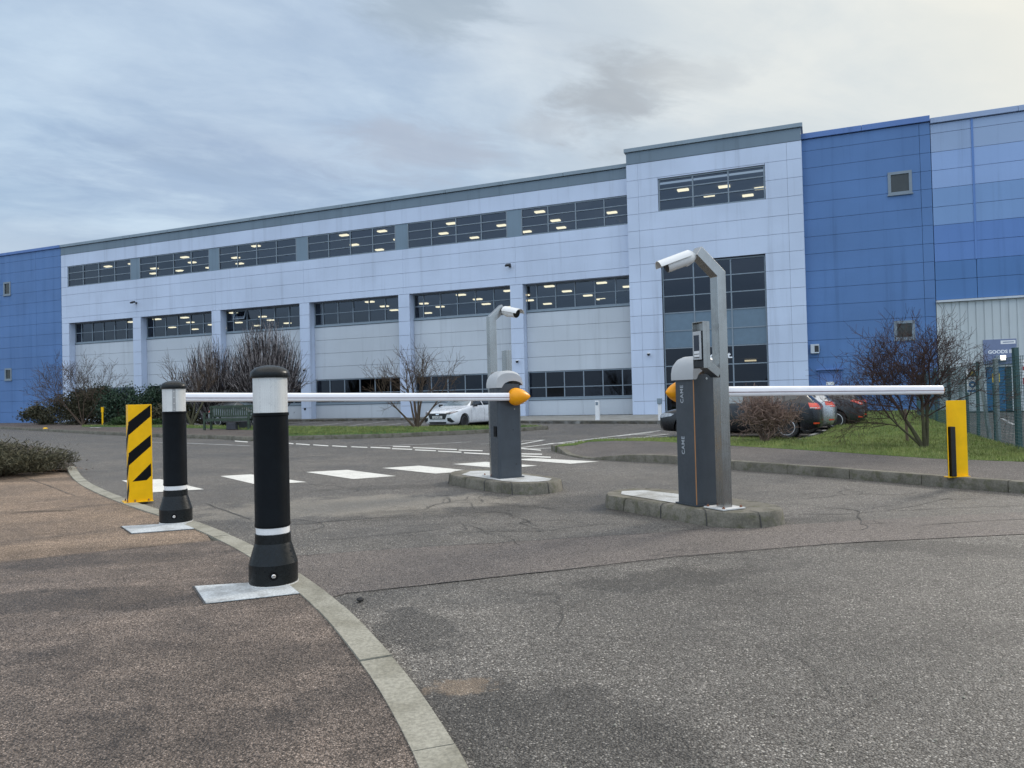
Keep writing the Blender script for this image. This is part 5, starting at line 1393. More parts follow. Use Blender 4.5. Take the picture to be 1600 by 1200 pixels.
def car(name, label, loc, heading, paint, front='plain', rear='plain', L=4.2, rimmat='rim', group='parked cars', hs=1.0, plate_front=None, side_glass='carglass'):
    r = thing(name, label, 'car', loc, heading, group); r.scale = (CS, CS, CS)
    sl_ = L/4.22
    bm = bmesh.new(); rings = []
    for x, zb, zm, zbl, zr_, wb, wm, wbl, wr in HATCH:
        x *= sl_; half = [(0, zb), (wb*0.75, zb), (wb, zb+0.02), (wm, zb+0.14), (wm, zm), (wm*0.985, (zm+zbl)/2), (wbl, zbl), (wbl*0.45+wr*0.55, zbl*0.45+zr_*0.55-0.01), (wr, zr_-0.045), (wr*0.72, zr_-0.008), (0, zr_+0.006)]
        pts = half + [(-a, b) for a, b in half[-2:0:-1]]
        rings.append([bm.verts.new((x, a, b*hs if b > 0.3 else b)) for a, b in pts])
    n = len(rings[0])
    for ra, rb_ in zip(rings, rings[1:]):
        for i in range(n): bm.faces.new((ra[i], ra[(i+1)%n], rb_[(i+1)%n], rb_[i]))
    for ring in (rings[0], rings[-1]): bm.faces.new(ring)
    bmesh.ops.recalc_face_normals(bm, faces=bm.faces[:])
    me = bpy.data.meshes.new('body'); bm.to_mesh(me); bm.free()
    bo = bpy.data.objects.new('tmp_body', me); COL.objects.link(bo)
    sm = bo.modifiers.new('s', 'SUBSURF'); sm.levels = 2; sm.render_levels = 2
    cm_ = MB(); WX = (1.30*sl_, -1.29*sl_); RW = 0.315
    for wx in WX:
        for s_ in (-1, 1): cm_.tube((wx, s_*0.60, RW+0.01), (wx, s_*1.2, RW+0.01), RW+0.045, RW+0.045, 32, True)
    co = bpy.data.objects.new('tmp_cut', cm_.mesh('cut')); COL.objects.link(co)
    bl = bo.modifiers.new('b', 'BOOLEAN'); bl.operation = 'DIFFERENCE'; bl.object = co; bl.solver = 'EXACT'
    bpy.context.view_layer.update()
    me2 = bpy.data.meshes.new_from_object(bo.evaluated_get(bpy.context.evaluated_depsgraph_get()))
    bpy.data.objects.remove(bo); bpy.data.objects.remove(co)
    me2.polygons.foreach_set('use_smooth', [True]*len(me2.polygons)); me2.set_sharp_from_angle(angle=radians(35))
    me2.materials.clear(); me2.name = 'body'
    body = link('body', me2, paint, r)
    bvh = BVHTree.FromPolygons([v.co for v in me2.vertices], [p.vertices[:] for p in me2.polygons])
    def patch(nm, poly, axis, sgn, mat, off=0.006, parent=None, tilt=0.0):
        b2 = bmesh.new()
        P3 = [Vector((sgn*5, a, b)) if axis == 'x' else Vector((a, sgn*5, b)) for a, b in poly]
        f = b2.faces.new([b2.verts.new(p) for p in P3]); bmesh.ops.triangulate(b2, faces=[f])
        for _ in range(4):
            es = [e for e in b2.edges if e.calc_length() > 0.09]
            if not es: break
            bmesh.ops.subdivide_edges(b2, edges=es, cuts=1); bmesh.ops.triangulate(b2, faces=b2.faces[:])
        dv = Vector((-sgn, 0, 0)) if axis == 'x' else Vector((0, -sgn, 0))
        if tilt: dv = Vector((dv.x, tilt, 0)).normalized() if axis == 'x' else Vector((tilt, dv.y, 0)).normalized()
        dead = []
        for v in b2.verts:
            hit = bvh.ray_cast(v.co, dv)
            if hit[0] is None: dead.append(v)
            else: v.co = hit[0] + hit[1]*off
        if dead: bmesh.ops.delete(b2, geom=dead, context='VERTS')
        bmesh.ops.recalc_face_normals(b2, faces=b2.faces[:])
        mm = bpy.data.meshes.new(nm); b2.to_mesh(mm); b2.free()
        mm.polygons.foreach_set('use_smooth', [True]*len(mm.polygons))
        return link(nm, mm, mat, parent or r)
    X = lambda v: v*sl_
    h = hs
    for s_ in (1, -1):
        patch('side_window', [(X(.70),.985*h),(X(.12),1.345*h),(X(-.18),1.385*h),(X(-.22),.995*h)], 'y', s_, M[side_glass])
        patch('side_window', [(X(-.30),.995*h),(X(-.26),1.39*h),(X(-.95),1.385*h),(X(-1.18),1.33*h),(X(-1.22),1.02*h)], 'y', s_, M['carglass'])
        patch('side_window', [(X(-1.28),1.03*h),(X(-1.24),1.32*h),(X(-1.45),1.27*h),(X(-1.60),1.10*h)], 'y', s_, M['carglass'])
        patch('side_skirt', [(X(.90),.19),(X(.90),.25),(X(-.90),.25),(X(-.90),.19)], 'y', s_, M['dark'], 0.004)
        patch('door_handle', [(X(-.02),.83*h),(X(-.02),.86*h),(X(-.20),.865*h),(X(-.20),.835*h)], 'y', s_, M['dark'] if paint in (M['carblack'], M['cargrey']) else paint, 0.014)
        for xa in (X(.78), X(-.26), X(-1.02)):
            patch('door_gap', [(xa,.30),(xa,.93*h),(xa-.012,.93*h),(xa-.012,.30)], 'y', s_, M['arch'], 0.003)
        m = MB(); F = Matrix.Translation((X(.55), s_*0.93, 1.0*h))
        m.add([F @ Vector(p) for p in ((.06,-.09*s_,-.05),(.06,.09*s_,-.04),(.06,.09*s_,.06),(.06,-.07*s_,.05),(-.06,-.09*s_,-.06),(-.06,.10*s_,-.06),(-.06,.10*s_,.075),(-.06,-.08*s_,.065))], [(0,1,2,3),(4,5,6,7),(0,1,5,4),(1,2,6,5),(2,3,7,6),(3,0,4,7)])
        m.build('mirror', M['dark'] if front == 'sport' else paint, r, bevel=0.025, seg=3)
    patch('windscreen', [(-.66,1.0*h),(.66,1.0*h),(.53,1.375*h),(-.53,1.375*h)], 'x', 1, M['carglass_pale'])
    patch('rear_window', [(-.58,1.05*h),(.58,1.05*h),(.47,1.30*h),(-.47,1.30*h)], 'x', -1, M['carglass'])
    if front == 'sport':
        patch('grille', [(-.50,.66),(-.40,.44),(.40,.44),(.50,.66),(.44,.69),(-.44,.69)], 'x', 1, M['dark'], 0.008)
        patch('lower_grille', [(-.46,.33),(-.42,.255),(.42,.255),(.46,.33)], 'x', 1, M['dark'], 0.008)
        for s_ in (1, -1):
            patch('headlight', [(s_*.42,.71),(s_*.47,.645),(s_*.66,.655),(s_*.80,.735),(s_*.82,.775)], 'x', 1, M['headd'], 0.010)
            patch('headlight_reflector', [(s_*.62,.70),(s_*.66,.675),(s_*.77,.735),(s_*.78,.755)], 'x', 1, M['tailw'], 0.014)
            patch('air_intake', [(s_*.50,.50),(s_*.66,.50),(s_*.78,.34),(s_*.70,.30),(s_*.52,.37)], 'x', 1, M['dark'], 0.008)
        patch('badge', [(-.07,.625),(.07,.625),(.09,.65),(.07,.675),(-.07,.675),(-.09,.65)], 'x', 1, M['chrome'], 0.014)
    else:
        patch('grille', [(-.45,.60),(.45,.60),(.45,.665),(-.45,.665)], 'x', 1, M['dark'], 0.008)
        patch('lower_grille', [(-.60,.27),(.60,.27),(.60,.42),(-.60,.42)], 'x', 1, M['dark'], 0.008)
        for s_ in (1, -1): patch('headlight', [(s_*.50,.60),(s_*.79,.63),(s_*.82,.74),(s_*.60,.735),(s_*.50,.69)], 'x', 1, M['head'], 0.010)
    if front != 'sport':
        for s_ in (1, -1): patch('headlight', [(X(1.62),.715),(X(1.70),.655),(X(2.02),.60),(X(2.03),.69),(X(1.80),.745)], 'y', s_, M['head'], 0.010)
    if plate_front:
        m = MB(); m.box(2.095*sl_, 2.115*sl_, -.26, .26, .47, .58); po = m.build('number_plate', M['plate_w'], r, bevel=0.004)
        text('lettering', plate_front, 0.105, M['black'], po, frame((2.116*sl_, 0, .525), (0, 1, 0), (1, 0, 0)), 0.001)
    for s_ in (1, -1):
        if rear == 'block':
            patch('tail_light', [(s_*.52,.80*h),(s_*.80,.80*h),(s_*.80,.96*h),(s_*.55,.96*h)], 'x', -1, M['tail'], 0.012)
            patch('tail_light', [(X(-1.86),.85*h),(X(-2.06),.845*h),(X(-2.06),.945*h),(X(-1.82),.975*h)], 'y', s_, M['tail'], 0.012)
            patch('tail_light_strip', [(X(-1.87),.825*h),(X(-2.07),.82*h),(X(-2.07),.842*h),(X(-1.86),.848*h)], 'y', s_, M['tailw'], 0.013)
        else:
            patch('tail_light', [(s_*.36,.86*h),(s_*.78,.80*h),(s_*.80,.93*h),(s_*.40,.93*h)], 'x', -1, M['tail'], 0.012)
            patch('tail_light', [(X(-1.72),.93*h),(X(-2.05),.80*h),(X(-2.05),.93*h),(X(-1.80),.975*h)], 'y', s_, M['tail'], 0.012)
            patch('reversing_lamp', [(X(-1.95),.855*h),(X(-2.07),.82*h),(X(-2.07),.875*h),(X(-1.96),.89*h)], 'y', s_, M['tailw'], 0.016)
        patch('bumper_reflector', [(X(-1.94),.40),(X(-2.07),.40),(X(-2.07),.44),(X(-1.94),.44)], 'y', s_, M['tail'], 0.010)
    patch('rear_bumper_trim', [(-.66,.30),(.66,.30),(.66,.40),(-.66,.40)], 'x', -1, M['dark'], 0.008)
    m = MB(); m.box(-2.108*sl_, -2.06*sl_, -.26, .26, .62, .73); m.build('number_plate', M['plate_y'], r, bevel=0.004)
    # wheels
    mt = MB(); MX = Matrix(((1,0,0,0),(0,0,1,0),(0,1,0,0),(0,0,0,1)))
    mt.lathe([(0.215,-.085),(0.29,-.10),(RW-0.008,-.085),(RW,-.05),(RW,.05),(RW-0.008,.085),(0.29,.10),(0.215,.085)], 36, MX); tyre_me = mt.mesh('wheel', 40); tyre_me.materials.append(M['tyre'])
    mr = MB(); mr.lathe([(0.218,-.08),(0.222,.088),(0.205,.094),(0.196,.07),(0.19,.02),(0.19,-.08)], 36, MX)
    mr.lathe([(0.05,.03),(0.05,.078),(0.03,.084),(0,.084)], 20, MX)
    for k in range(5):
        for da in (-0.13, 0.13):
            a = 2*pi*k/5+da*0.6; b = 2*pi*k/5+da*1.35
            p0 = Vector((cos(a)*0.03, .070, sin(a)*0.03)); p1 = Vector((cos(b)*0.205, .080, sin(b)*0.205)); t = Vector((-sin(b), 0, cos(b)))
            mr.add([p0-t*.020, p0+t*.020, p1+t*.026, p1-t*.026, p0-t*.020-Vector((0,.03,0)), p0+t*.020-Vector((0,.03,0)), p1+t*.026-Vector((0,.03,0)), p1-t*.026-Vector((0,.03,0))], [(0,1,2,3),(7,6,5,4),(0,4,5,1),(1,5,6,2),(2,6,7,3),(3,7,4,0)])
    rim_me = mr.mesh('rim', 35); rim_me.materials.append(M[rimmat])
    md = MB(); md.lathe([(0.19,.0),(0.0,.001)], 24, MX); disc_me = md.mesh('brake_disc'); disc_me.materials.append(M['arch'])
    for wx in WX:
        for s_ in (1, -1):
            wo = link('wheel', tyre_me, None, r); wo.location = (wx, s_*0.775, RW); wo.rotation_euler = (0, 0, 0 if s_ > 0 else pi)
            link('rim', rim_me, None, wo); link('brake_disc', disc_me, None, wo)
    for wx in WX: m = MB(); m.tube((wx, -0.60, RW+0.02), (wx, 0.60, RW+0.02), RW+0.05, RW+0.05, 24, True); m.build('wheel_well', M['arch'], r)
    return r

def on(v, back): return v
gh = radians(154)
gx = Vector((cos(gh), sin(gh), 0)); gy = Vector((-sin(gh), cos(gh), 0))
gc = G(1229, 685.5, 0.0) + (gx*1.37 - gy*0.87)*CS
car('parked_car', 'black hatchback with block tail light parked behind the twiggy bush', gc, gh, M['carblack'], 'plain', 'block', 4.5, 'rim', side_glass='carglass_pale')
sd_ = -gy
car('parked_car', 'silver hatchback squeezed between the black and grey cars', gc + sd_*2.15 - gx*0.34, gh, M['carsilver'], 'plain', 'block', 4.2)
car('parked_car', 'dark grey hatchback with wide slanted tail lights beside the silver car', gc + sd_*4.2 - gx*0.90, gh, M['cargrey'], 'plain', 'slant', 4.4)
car('parked_car', 'dark red hatchback, farthest of the row by the blue wall', gc + sd_*6.4 - gx*1.0, gh, M['carred'], 'plain', 'slant', 4.3)
wh = radians(240)
wx_ = Vector((cos(wh), sin(wh), 0)); wy_ = Vector((-sin(wh), cos(wh), 0))
wc = G(727, 669.8, 0.0) - (wx_*1.30 + wy_*0.87)*CS
car('parked_car', 'white hatchback facing the road behind the left barrier', wc, wh, M['carwhite'], 'sport', 'slant', 4.3, 'rimdark', plate_front='LJ14 BPL')
b0 = G(352, 667.0, 0.0)
car('parked_car', 'pewter estate with red tail light behind the green bench', (b0.x+0.9, b0.y+0.5, 0), radians(-22), M['cargreen'], 'plain', 'block', 4.5)
b1 = G(296, 664.5, 0.0)
car('parked_car', 'dark navy car half hidden behind the forked tree', (b1.x+1.6, b1.y+2.5, 0), radians(-22), M['carnavy'], 'plain', 'block', 4.2)

# ------------------------------------------------------------------ bench and blocks
bp = G(354, 671.5, ZP)
br = thing('park_bench', 'green wooden slatted bench on the far footway', 'bench', (bp.x, bp.y, ZP), radians(-8))
bw_ = 1.85
for s_ in (-1, 1):
    m = MB(); m.box(s_*bw_/2-0.035, s_*bw_/2+0.035, -0.035, 0.035, 0, 0.64); m.build('leg', M['bench'], br)
    m = MB(); m.box(s_*bw_/2-0.035, s_*bw_/2+0.035, 0.45, 0.52, 0, 0.95); m.build('leg', M['bench'], br)
    m = MB(); m.box(s_*bw_/2-0.045, s_*bw_/2+0.045, -0.05, 0.448, 0.642, 0.68); m.build('armrest', M['bench'], br)
m = MB(); m.box(-bw_/2+0.037, bw_/2-0.037, -0.03, 0.02, 0.34, 0.42); m.box(-bw_/2+0.037, bw_/2-0.037, 0.455, 0.505, 0.33, 0.40)
for i in range(5): m.box(-bw_/2+0.04, bw_/2-0.04, 0.0+i*0.09+0.022, 0.07+i*0.09+0.022, 0.425, 0.45)
m.build('seat', M['bench'], br)
m = MB(); m.box(-bw_/2+0.037, bw_/2-0.037, 0.46, 0.51, 0.86, 0.95); m.box(-bw_/2+0.037, bw_/2-0.037, 0.46, 0.51, 0.49, 0.55)
for i in range(19): x = -bw_/2+0.09+i*(bw_-0.18)/18; m.box(x-0.025, x+0.025, 0.472, 0.498, 0.552, 0.858)
m.build('backrest', M['bench'], br)
for px, py, ww, hh_, lab in ((361, 671.5, 0.36, 0.28, 'dark square block under the middle of the green bench'), (381, 669.5, 0.42, 0.30, 'dark square block near the right end of the green bench')):
    p = G(px, py, ZP); m = MB(); m.box(-ww/2, ww/2, -0.15, 0.15, 0, hh_); o = m.build('stone_block', M['stone'], None, bevel=0.02); o.location = (p.x, p.y+0.12, ZP); tag(o, lab, 'block')

# ------------------------------------------------------------------ plants
def rnd_dir(r): 
    z = r.uniform(-1, 1); a = r.uniform(0, 2*pi); q = sqrt(1-z*z); return Vector((q*cos(a), q*sin(a), z))
def branch(mb, p, d, L, r0, lev, r, P):
    n = P['seg'][min(lev, len(P['seg'])-1)]; q = p.copy(); d = d.copy()
    wob = P['wob'][min(lev, len(P['wob'])-1)]; upp = P['up'][min(lev, len(P['up'])-1)]
    sides = 6 if lev == 0 else (4 if lev == 1 else 3)
    r1 = r0*P['taper'][min(lev, len(P['taper'])-1)]
    for i in range(n):
        d = (d + rnd_dir(r)*wob + Vector((0, 0, upp))).normalized()
        nq = q + d*(L/n)
        ra = r0 + (r1-r0)*i/n; rb_ = r0 + (r1-r0)*(i+1)/n
        mb.tube(q, nq, ra, rb_, sides); q = nq
        if lev < P['lev'] and (i+1)/n >= P['bare'][min(lev, len(P['bare'])-1)]:
            for _ in range(P['kids'][lev]):
                if r.random() > P.get('prob', 0.9): continue
                ax = d.orthogonal().normalized(); ax = Matrix.Rotation(r.uniform(0, 2*pi), 3, d) @ ax
                a = radians(r.uniform(*P['ang'])); cd = (d*cos(a) + ax*sin(a)).normalized()
                if P.get('flat') and cd.z < -0.1: cd.z *= 0.3; cd.normalize()
                branch(mb, q, cd, L*r.uniform(*P['len']), max(P['rmin'], rb_*P['rk']), lev+1, r, P)
def bare_tree(name, label, cat, loc, stems, P, seed, mat_t, mat_c, group=None):
    """stems: list of (direction, length, radius); trunk limbs and twig crown are separate parts"""
    root = thing(name, label, cat, loc, 0, group); r = random.Random(seed)
    tr = MB(); cr = MB()
    for d, L, rad in stems:
        d = Vector(d).normalized(); n = P.get('tseg', 4); q = Vector((r.uniform(-.03, .03), r.uniform(-.03, .03), -0.03)); ra = rad
        for i in range(n):
            d = (d + rnd_dir(r)*P['twob'] + Vector((0, 0, P['tup']))).normalized(); nq = q + d*(L/n); rb_ = rad*(1-0.55*(i+1)/n)
            tr.tube(q, nq, ra, rb_, 7); ra = rb_; q = nq
            if i >= P.get('tbare', 1):
                for _ in range(P['tkids']):
                    ax = d.orthogonal().normalized(); ax = Matrix.Rotation(r.uniform(0, 2*pi), 3, d) @ ax
                    a = radians(r.uniform(*P['ang'])); cd = (d*cos(a)+ax*sin(a)).normalized(); cd.z = max(cd.z, 0.05)
                    branch(cr, q, cd, P['L1']*r.uniform(.7, 1.15), max(P['rmin'], rb_*0.6), 0, r, P)
        branch(cr, q, d, P['L1'], ra, 0, r, P)
    tr.build('trunk', mat_t, root, smooth=60); cr.build('crown', mat_c, root, smooth='raw')
    return root

# bare tree right, on the lawn
t1 = G(1445, 702, ZP)
P1 = dict(seg=[5,4,3,2], wob=[.20,.24,.28,.3], up=[.05,.08,.10,.1], taper=[.5,.5,.5,.6], lev=3, bare=[.2,.25,.3], kids=[2,2,2], ang=(25, 62), len=(.42, .70), rmin=.0030, rk=.62, tseg=4, twob=.10, tup=.02, tbare=2, tkids=2, L1=.80, prob=.72)
bare_tree('bare_tree', 'leafless spreading tree on the right lawn beside the yellow post', 'tree', t1,
          [((-.45, .1, 1), .80, .042), ((-.22, -.1, 1), .95, .036), ((.05, .1, 1), .85, .040), ((.18, 0, 1), .75, .032), ((-.65, .3, .9), .75, .026)], P1, 11, M['bark_moss'], M['bark_red'])
st = G(1418, 691, ZP); r = thing('tree_stake', 'thin wooden stake standing behind the bare lawn tree', 'stake', st, 0)
m = MB(); m.tube((0, 0, -0.05), (-0.02, 0, 0.62), 0.028, 0.024, 8, True); m.build('stake', M['wood'], r, smooth=40)

# twiggy bush before the black car
t2 = G(1193, 690, ZP)
r2 = random.Random(3); stems = []
for i in range(26):
    a = r2.uniform(0, 2*pi); e = r2.uniform(.15, .75)
    stems.append(((cos(a)*e, sin(a)*e*0.8, 1.0*r2.uniform(.55, 1.15)), r2.uniform(.30, .52), r2.uniform(.010, .017)))
P2 = dict(seg=[4,3,2], wob=[.28,.32,.35], up=[.06,.06,.05], taper=[.5,.5,.6], lev=2, bare=[.2,.2], kids=[2,1], ang=(22, 65), len=(.45, .75), rmin=.0058, rk=.8, tseg=3, twob=.16, tup=.03, tbare=1, tkids=1, L1=.40, prob=.85)
bare_tree('twiggy_bush', 'low leafless twiggy bush in front of the black hatchback', 'bush', t2, stems, P2, 21, M['bark_bush'], M['bark_bush'])

# small bare tree before the parking bays
t3 = G(652, 669, ZP)
P3 = dict(seg=[5,4,3], wob=[.20,.24,.28], up=[.05,.07,.08], taper=[.5,.5,.6], lev=2, bare=[.2,.3], kids=[2,2], ang=(22, 55), len=(.40, .62), rmin=.005, rk=.6, tseg=4, twob=.10, tup=.02, tbare=2, tkids=1, L1=1.15, prob=.85)
bare_tree('bare_tree', 'small leafless tree beside the white car at the verge', 'tree', t3,
          [((-.75, 0, .9), 1.15, .05), ((-.15, .1, 1), 1.35, .06), ((.1, 0, 1), 1.4, .055), ((.55, .1, .85), 1.2, .05), ((.0, -.2, 1), 1.2, .05), ((-.35, .1, 1), 1.2, .045)], P3, 31, M['bark_brown'], M['bark_brown'])

# forked tree by the bench
t4 = G(300, 665, ZP)
P4 = dict(P3, L1=1.2, tkids=1)
bare_tree('bare_tree', 'pale forked leafless tree left of the green bench', 'tree', t4, [((-.42, 0, 1), 1.6, .075), ((.42, 0, 1), 1.7, .07), ((.05, .2, 1), 1.5, .05)], P4, 41, M['bark_moss'], M['bark_brown'])

# two broom-shaped shrubs
def broom(label, px, w_, h_, depth, seed, n):
    p = G(px, 663.5, ZP); k = depth/p.y; p = Vector((p.x*k, p.y*k, ZP))
    root = thing('broom_shrub', label, 'shrub', p, 0, 'broom shaped leafless shrubs'); r = random.Random(seed)
    tr = MB(); cr = MB()
    for i in range(12):
        a = r.uniform(0, 2*pi); tr.tube((0.16*cos(a), 0.16*sin(a), -.05), (0.45*cos(a), 0.4*sin(a), h_*0.30), .05, .032, 6)
    for i in range(n):
        a = r.uniform(0, 2*pi); e = sqrt(r.random())
        tx, ty = cos(a)*e*w_/2, sin(a)*e*w_*0.42
        hh_ = h_*(sqrt(max(0.0, 1-0.80*e*e)))*r.uniform(.80, 1.03)
        p0 = Vector((tx*0.25, ty*0.25, h_*0.12*r.random())); p3 = Vector((tx, ty, hh_))
        p1 = p0 + Vector((tx*0.42, ty*0.42, h_*0.22)); q = p0; N = 6; ra = r.uniform(.016, .031)
        for s_ in range(1, N+1):
            t = s_/N; c = p0*(1-t)**2 + p1*2*t*(1-t) + p3*t*t + rnd_dir(r)*0.035
            rb_ = max(.006, ra*(1-.13)); cr.tube(q, c, ra, rb_, 3)
            if s_ >= 2:
                for _ in range(2):
                    if r.random() < .6:
                        dd = ((c-q).normalized()*1.0 + rnd_dir(r)*.55 + Vector((0, 0, .25))).normalized(); L = r.uniform(.25, .60)*h_/4
                        e1 = c + dd*L*.5; e2 = e1 + (dd + Vector((0, 0, .3))).normalized()*L*.5
                        cr.tube(c, e1, rb_*.8, rb_*.6, 3); cr.tube(e1, e2, rb_*.6, .004, 3)
            q = c; ra = rb_
    tr.build('trunk', M['bark_brown'], root, smooth=60); cr.build('crown', M['bark_broom'], root, smooth='raw')
broom('smaller grey leafless broom shaped shrub, left of its taller twin', 333, 3.3, 4.15, 39.0, 51, 460)
broom('tall grey leafless broom shaped shrub behind the nearest bollard', 418, 4.0, 4.95, 38.5, 52, 620)

def leafy(name, label, loc, rx, ry, h, n, ls, mat, seed, clumps=14, flat=0.0, group=None, aspect=2.2, droop=0.0, stemmat='bark_brown', ragged=0.25):
    """shrub: stems + thousands of leaf blades gathered in clumps through the volume"""
    root = thing(name, label, 'shrub', loc, 0, group); r = random.Random(seed)
    C = []
    for i in range(clumps):
        a = r.uniform(0, 2*pi); e = sqrt(r.random())*0.85; z = r.uniform(.15, .95)
        lim = sqrt(max(0.05, 1-(z-0.1)**2))
        C.append((Vector((cos(a)*e*rx*lim, sin(a)*e*ry*lim, z*h*(1-0.35*e))), r.uniform(.55, 1.15)))
    st_ = MB()
    for c, s_ in C: st_.tube((c.x*.2, c.y*.2, -0.05), c*.6, .02, .014, 5); st_.tube(c*.6, c, .014, .006, 4)
    st_.build('stem', M[stemmat], root)
    mb = MB()
    for i in range(n):
        c, s_ = r.choice(C); dd = rnd_dir(r); rad = (r.random()**.45)*s_
        p = c + Vector((dd.x*rx*.42*rad, dd.y*ry*.42*rad, dd.z*h*.30*rad)) 
        if r.random() < ragged*0.2: p += rnd_dir(r)*min(rx, h)*.25
        if p.z < 0.02: p.z = r.uniform(0.02, 0.12)
        o = Vector((p.x/rx, p.y/ry, .6)); d = (o*0.8 + rnd_dir(r)*.9 + Vector((0, 0, .25-droop))).normalized()
        d.z *= (1-flat); d.normalize()
        side = d.cross(rnd_dir(r)).normalized(); l = ls*r.uniform(.6, 1.3); w_ = l/aspect/2
        mb.add([p - d*l*.5, p + side*w_, p + d*l*.5, p - side*w_], [(0,1,2,3)])
    mb.build('foliage', mat, root, smooth='raw')
    return root
jb = Vector((-8.75, 12.75, 0.05))
leafy('juniper_bush', 'low spreading grey green juniper at the left edge', jb, 1.25, 1.0, .62, 21000, .085, M['juniper'], 61, 46, .35, aspect=6.5, ragged=.6)
leafy('juniper_bush', 'low juniper filling the bed out of the left edge', jb + Vector((-1.9, .2, 0)), 1.5, 1.1, .66, 12000, .085, M['juniper'], 62, 40, .35, aspect=6.5, ragged=.6)
lit = MB(); rr = random.Random(9)
for i in range(900):
    t = rr.random(); p = Vector((-7.85, 13.0, 0)).lerp(Vector((-10.8, 11.9, 0)), t) + Vector((rr.gauss(0, .18), rr.gauss(.15, .16), 0)); z = 0.052 + rr.random()*.05
    a = rr.uniform(0, 2*pi); l = rr.uniform(.012, .032); dd = Vector((cos(a), sin(a), rr.uniform(-.5, .5))).normalized(); sd2 = dd.cross(Vector((rr.uniform(-.4,.4), rr.uniform(-.4,.4), 1))).normalized()
    c = Vector((p.x, p.y, z)); lit.add([c-dd*l, c+sd2*l*.6, c+dd*l, c-sd2*l*.6], [(0,1,2,3)])
o = lit.build('dead_leaves', M['litter'], None, smooth='raw'); o['kind'] = 'stuff'

def at_depth(px, dep, z=ZP):
    v = _f*FPX + RT*(px-800); k = dep/v.y; return Vector((v.x*k, dep, z))
leafy('evergreen_shrub', 'dark rounded evergreen shrub right of the thin yellow marker post', at_depth(196, 43.5), 1.75, 1.4, 2.35, 7000, .15, M['evergreen'], 71, 30)
leafy('evergreen_shrub', 'dark evergreen shrub partly hidden by the striped yellow post', at_depth(232, 42.0), 1.3, 1.2, 2.30, 5000, .15, M['evergreen'], 72, 24)
leafy('evergreen_shrub', 'large brownish green shrub left of the thin yellow marker post', at_depth(120, 45.0), 2.1, 1.6, 2.6, 8000, .14, M['evergreen2'], 73, 34, ragged=.6)
leafy('evergreen_shrub', 'low bushy shrub against the blue wall, leftmost of the hedge', at_depth(68, 47.0), 1.6, 1.2, 1.35, 4500, .14, M['evergreen2'], 74, 22, ragged=.5)
leafy('evergreen_shrub', 'dark green shrub in the middle of the hedge, behind the brown twigs', at_depth(158, 46.0), 1.6, 1.4, 2.4, 6000, .15, M['evergreen'], 77, 26)
leafy('low_shrub', 'low bright green mound at the foot of the hedge', at_depth(205, 39.5), 1.7, .8, .52, 3500, .11, M['mound'], 75, 20)
leafy('hedge', 'dark clipped hedge behind the forked tree and bench', at_depth(330, 40.6), 4.2, .7, 1.5, 7000, .15, M['evergreen2'], 76, 40)
P5 = dict(P3, L1=1.5, rmin=.007, kids=[2,2], tkids=2)
bare_tree('bare_tree', 'thin leafless tree rising out of the hedge by the blue wall', 'tree', at_depth(128, 43.3), [((-.9, 0, .9), 2.0, .03), ((-.3, 0, 1), 1.9, .035), ((.1, .1, 1), 1.8, .035), ((.6, 0, 1), 1.8, .03), ((-.6, .1, .8), 2.2, .03)], P5, 81, M['bark_brown'], M['bark_brown'])

# ------------------------------------------------------------------ grass blades
def blades(name, poly_o, n, hmin, hmax, seed, near=None):
    me = poly_o.data; r = random.Random(seed)
    tris = []; W = []
    me.calc_loop_triangles()
    for t in me.loop_triangles:
        a, b, c = [me.vertices[i].co for i in t.vertices]
        nn = (b-a).cross(c-a)
        if nn.length < 1e-9 or abs(nn.normalized().z) < 0.7: continue
        ctr = (a+b+c)/3
        wgt = nn.length*(1.0/max(1, (ctr.y-6)**1.3))
        tris.append((a, b, c)); W.append(wgt)
    mb = MB()
    for a, b, c in r.choices(tris, W, k=n):
        u, v = r.random(), r.random()
        if u+v > 1: u, v = 1-u, 1-v
        p = a + (b-a)*u + (c-a)*v; h = r.uniform(hmin, hmax); an = r.uniform(0, 2*pi); w_ = h*.10
        s_ = Vector((cos(an)*w_, sin(an)*w_, 0)); tip = p + Vector((r.gauss(0, .35)*h, r.gauss(0, .35)*h, h))
        mb.add([p-s_, p+s_, tip], [(0,1,2)])
    o = mb.build(name, M['blade'], None, smooth='raw'); o['kind'] = 'stuff'; return o
blades('grass', lawn_o, 60000, .018, .055, 91)
blades('verge_grass', verge_o, 22000, .03, .08, 92)

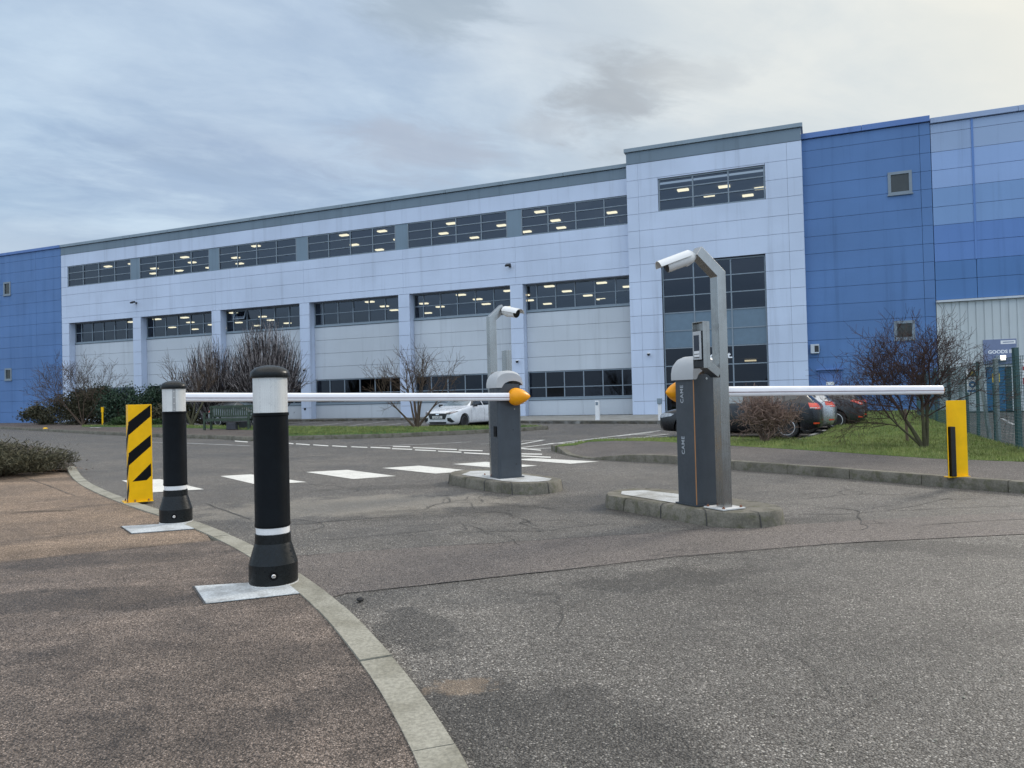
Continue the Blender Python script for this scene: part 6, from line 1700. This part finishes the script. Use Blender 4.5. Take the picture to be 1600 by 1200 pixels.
for px, py, z, ww, ll, lab, an in ((8, 737.5, 0.055, .035, .26, 'white strip of litter at the left edge of the planting bed', 0.1), (93, 731, 0.08, .05, .06, 'scrap of white paper under the juniper', 0.7), (147, 668.5, ZP+.01, .22, .60, 'flat pale board lying on the far footway by the marker post', -0.2)):
    p = G(px, py, z); n_ = 5; mb = MB(); vs = []
    for i in range(n_+1):
        for j in (0, 1): vs.append((ll*(i/n_-.5), ww*(j-.5)+.006*sin(i*2.1), .006+.012*abs(sin(i*1.3+j))))
    top = len(vs); vs += [(x, y, zz_-.004) for x, y, zz_ in vs[:top]]
    fs = [(2*i, 2*i+2, 2*i+3, 2*i+1) for i in range(n_)] + [(top+2*i+1, top+2*i+3, top+2*i+2, top+2*i) for i in range(n_)] + [(0, 1, top+1, top), (top-2, top-1, 2*top-1, 2*top-2)]
    mb.add(vs, fs); o = mb.build('litter_scrap', M['white'], None); o.location = p; o.rotation_euler = (0, 0, an); tag(o, lab, 'litter')
p = G(71, 671.5, 0.07); mb = MB(); mb.lathe([(.11, -.06), (.13, 0), (.11, .07), (.06, .11), (0, .12)], 14); o = mb.build('kerb_marker', M['yellow'], None, smooth=40); o.location = p; tag(o, 'small rounded yellow marker on the far kerb at left', 'marker')
p = G(563, 940.5, 0.0); mb = MB(); r_ = random.Random(2); mb.lathe([(0, 0), (.018, .002), (.021, .010), (.013, .019), (0, .022)], 9); 
mb.v = [(x*r_.uniform(.75, 1.25), y*r_.uniform(.75, 1.25), z) for x, y, z in mb.v]
o = mb.build('pebble', M['rubber'], None); o.location = (p.x, p.y, .005); tag(o, 'dark pebble lying on the road beside the near kerb', 'stone')

# loose grit and small stones on the carriageway
gr = MB(); rr = random.Random(17)
for i in range(420):
    px, py = rr.uniform(480, 1600), 720 + 480*rr.random()**1.6
    p = G(px, py)
    if p.y > 13: continue
    s_ = rr.uniform(.002, .006); 
    q = [rnd_dir(rr)*s_*rr.uniform(.7, 1.2) for _ in range(6)]
    c = Vector((p.x, p.y, s_*.5))
    base6 = [Vector((s_,0,0)), Vector((-s_,0,0)), Vector((0,s_,0)), Vector((0,-s_,0)), Vector((0,0,s_*.8)), Vector((0,0,-s_*.8))]
    gr.add([c+b_*rr.uniform(.7,1.3) for b_ in base6], [(0,2,4),(2,1,4),(1,3,4),(3,0,4),(2,0,5),(1,2,5),(3,1,5),(0,3,5)])
o = gr.build('grit', M['steel_plate'] if False else M['kerb'], None); o['kind'] = 'stuff'
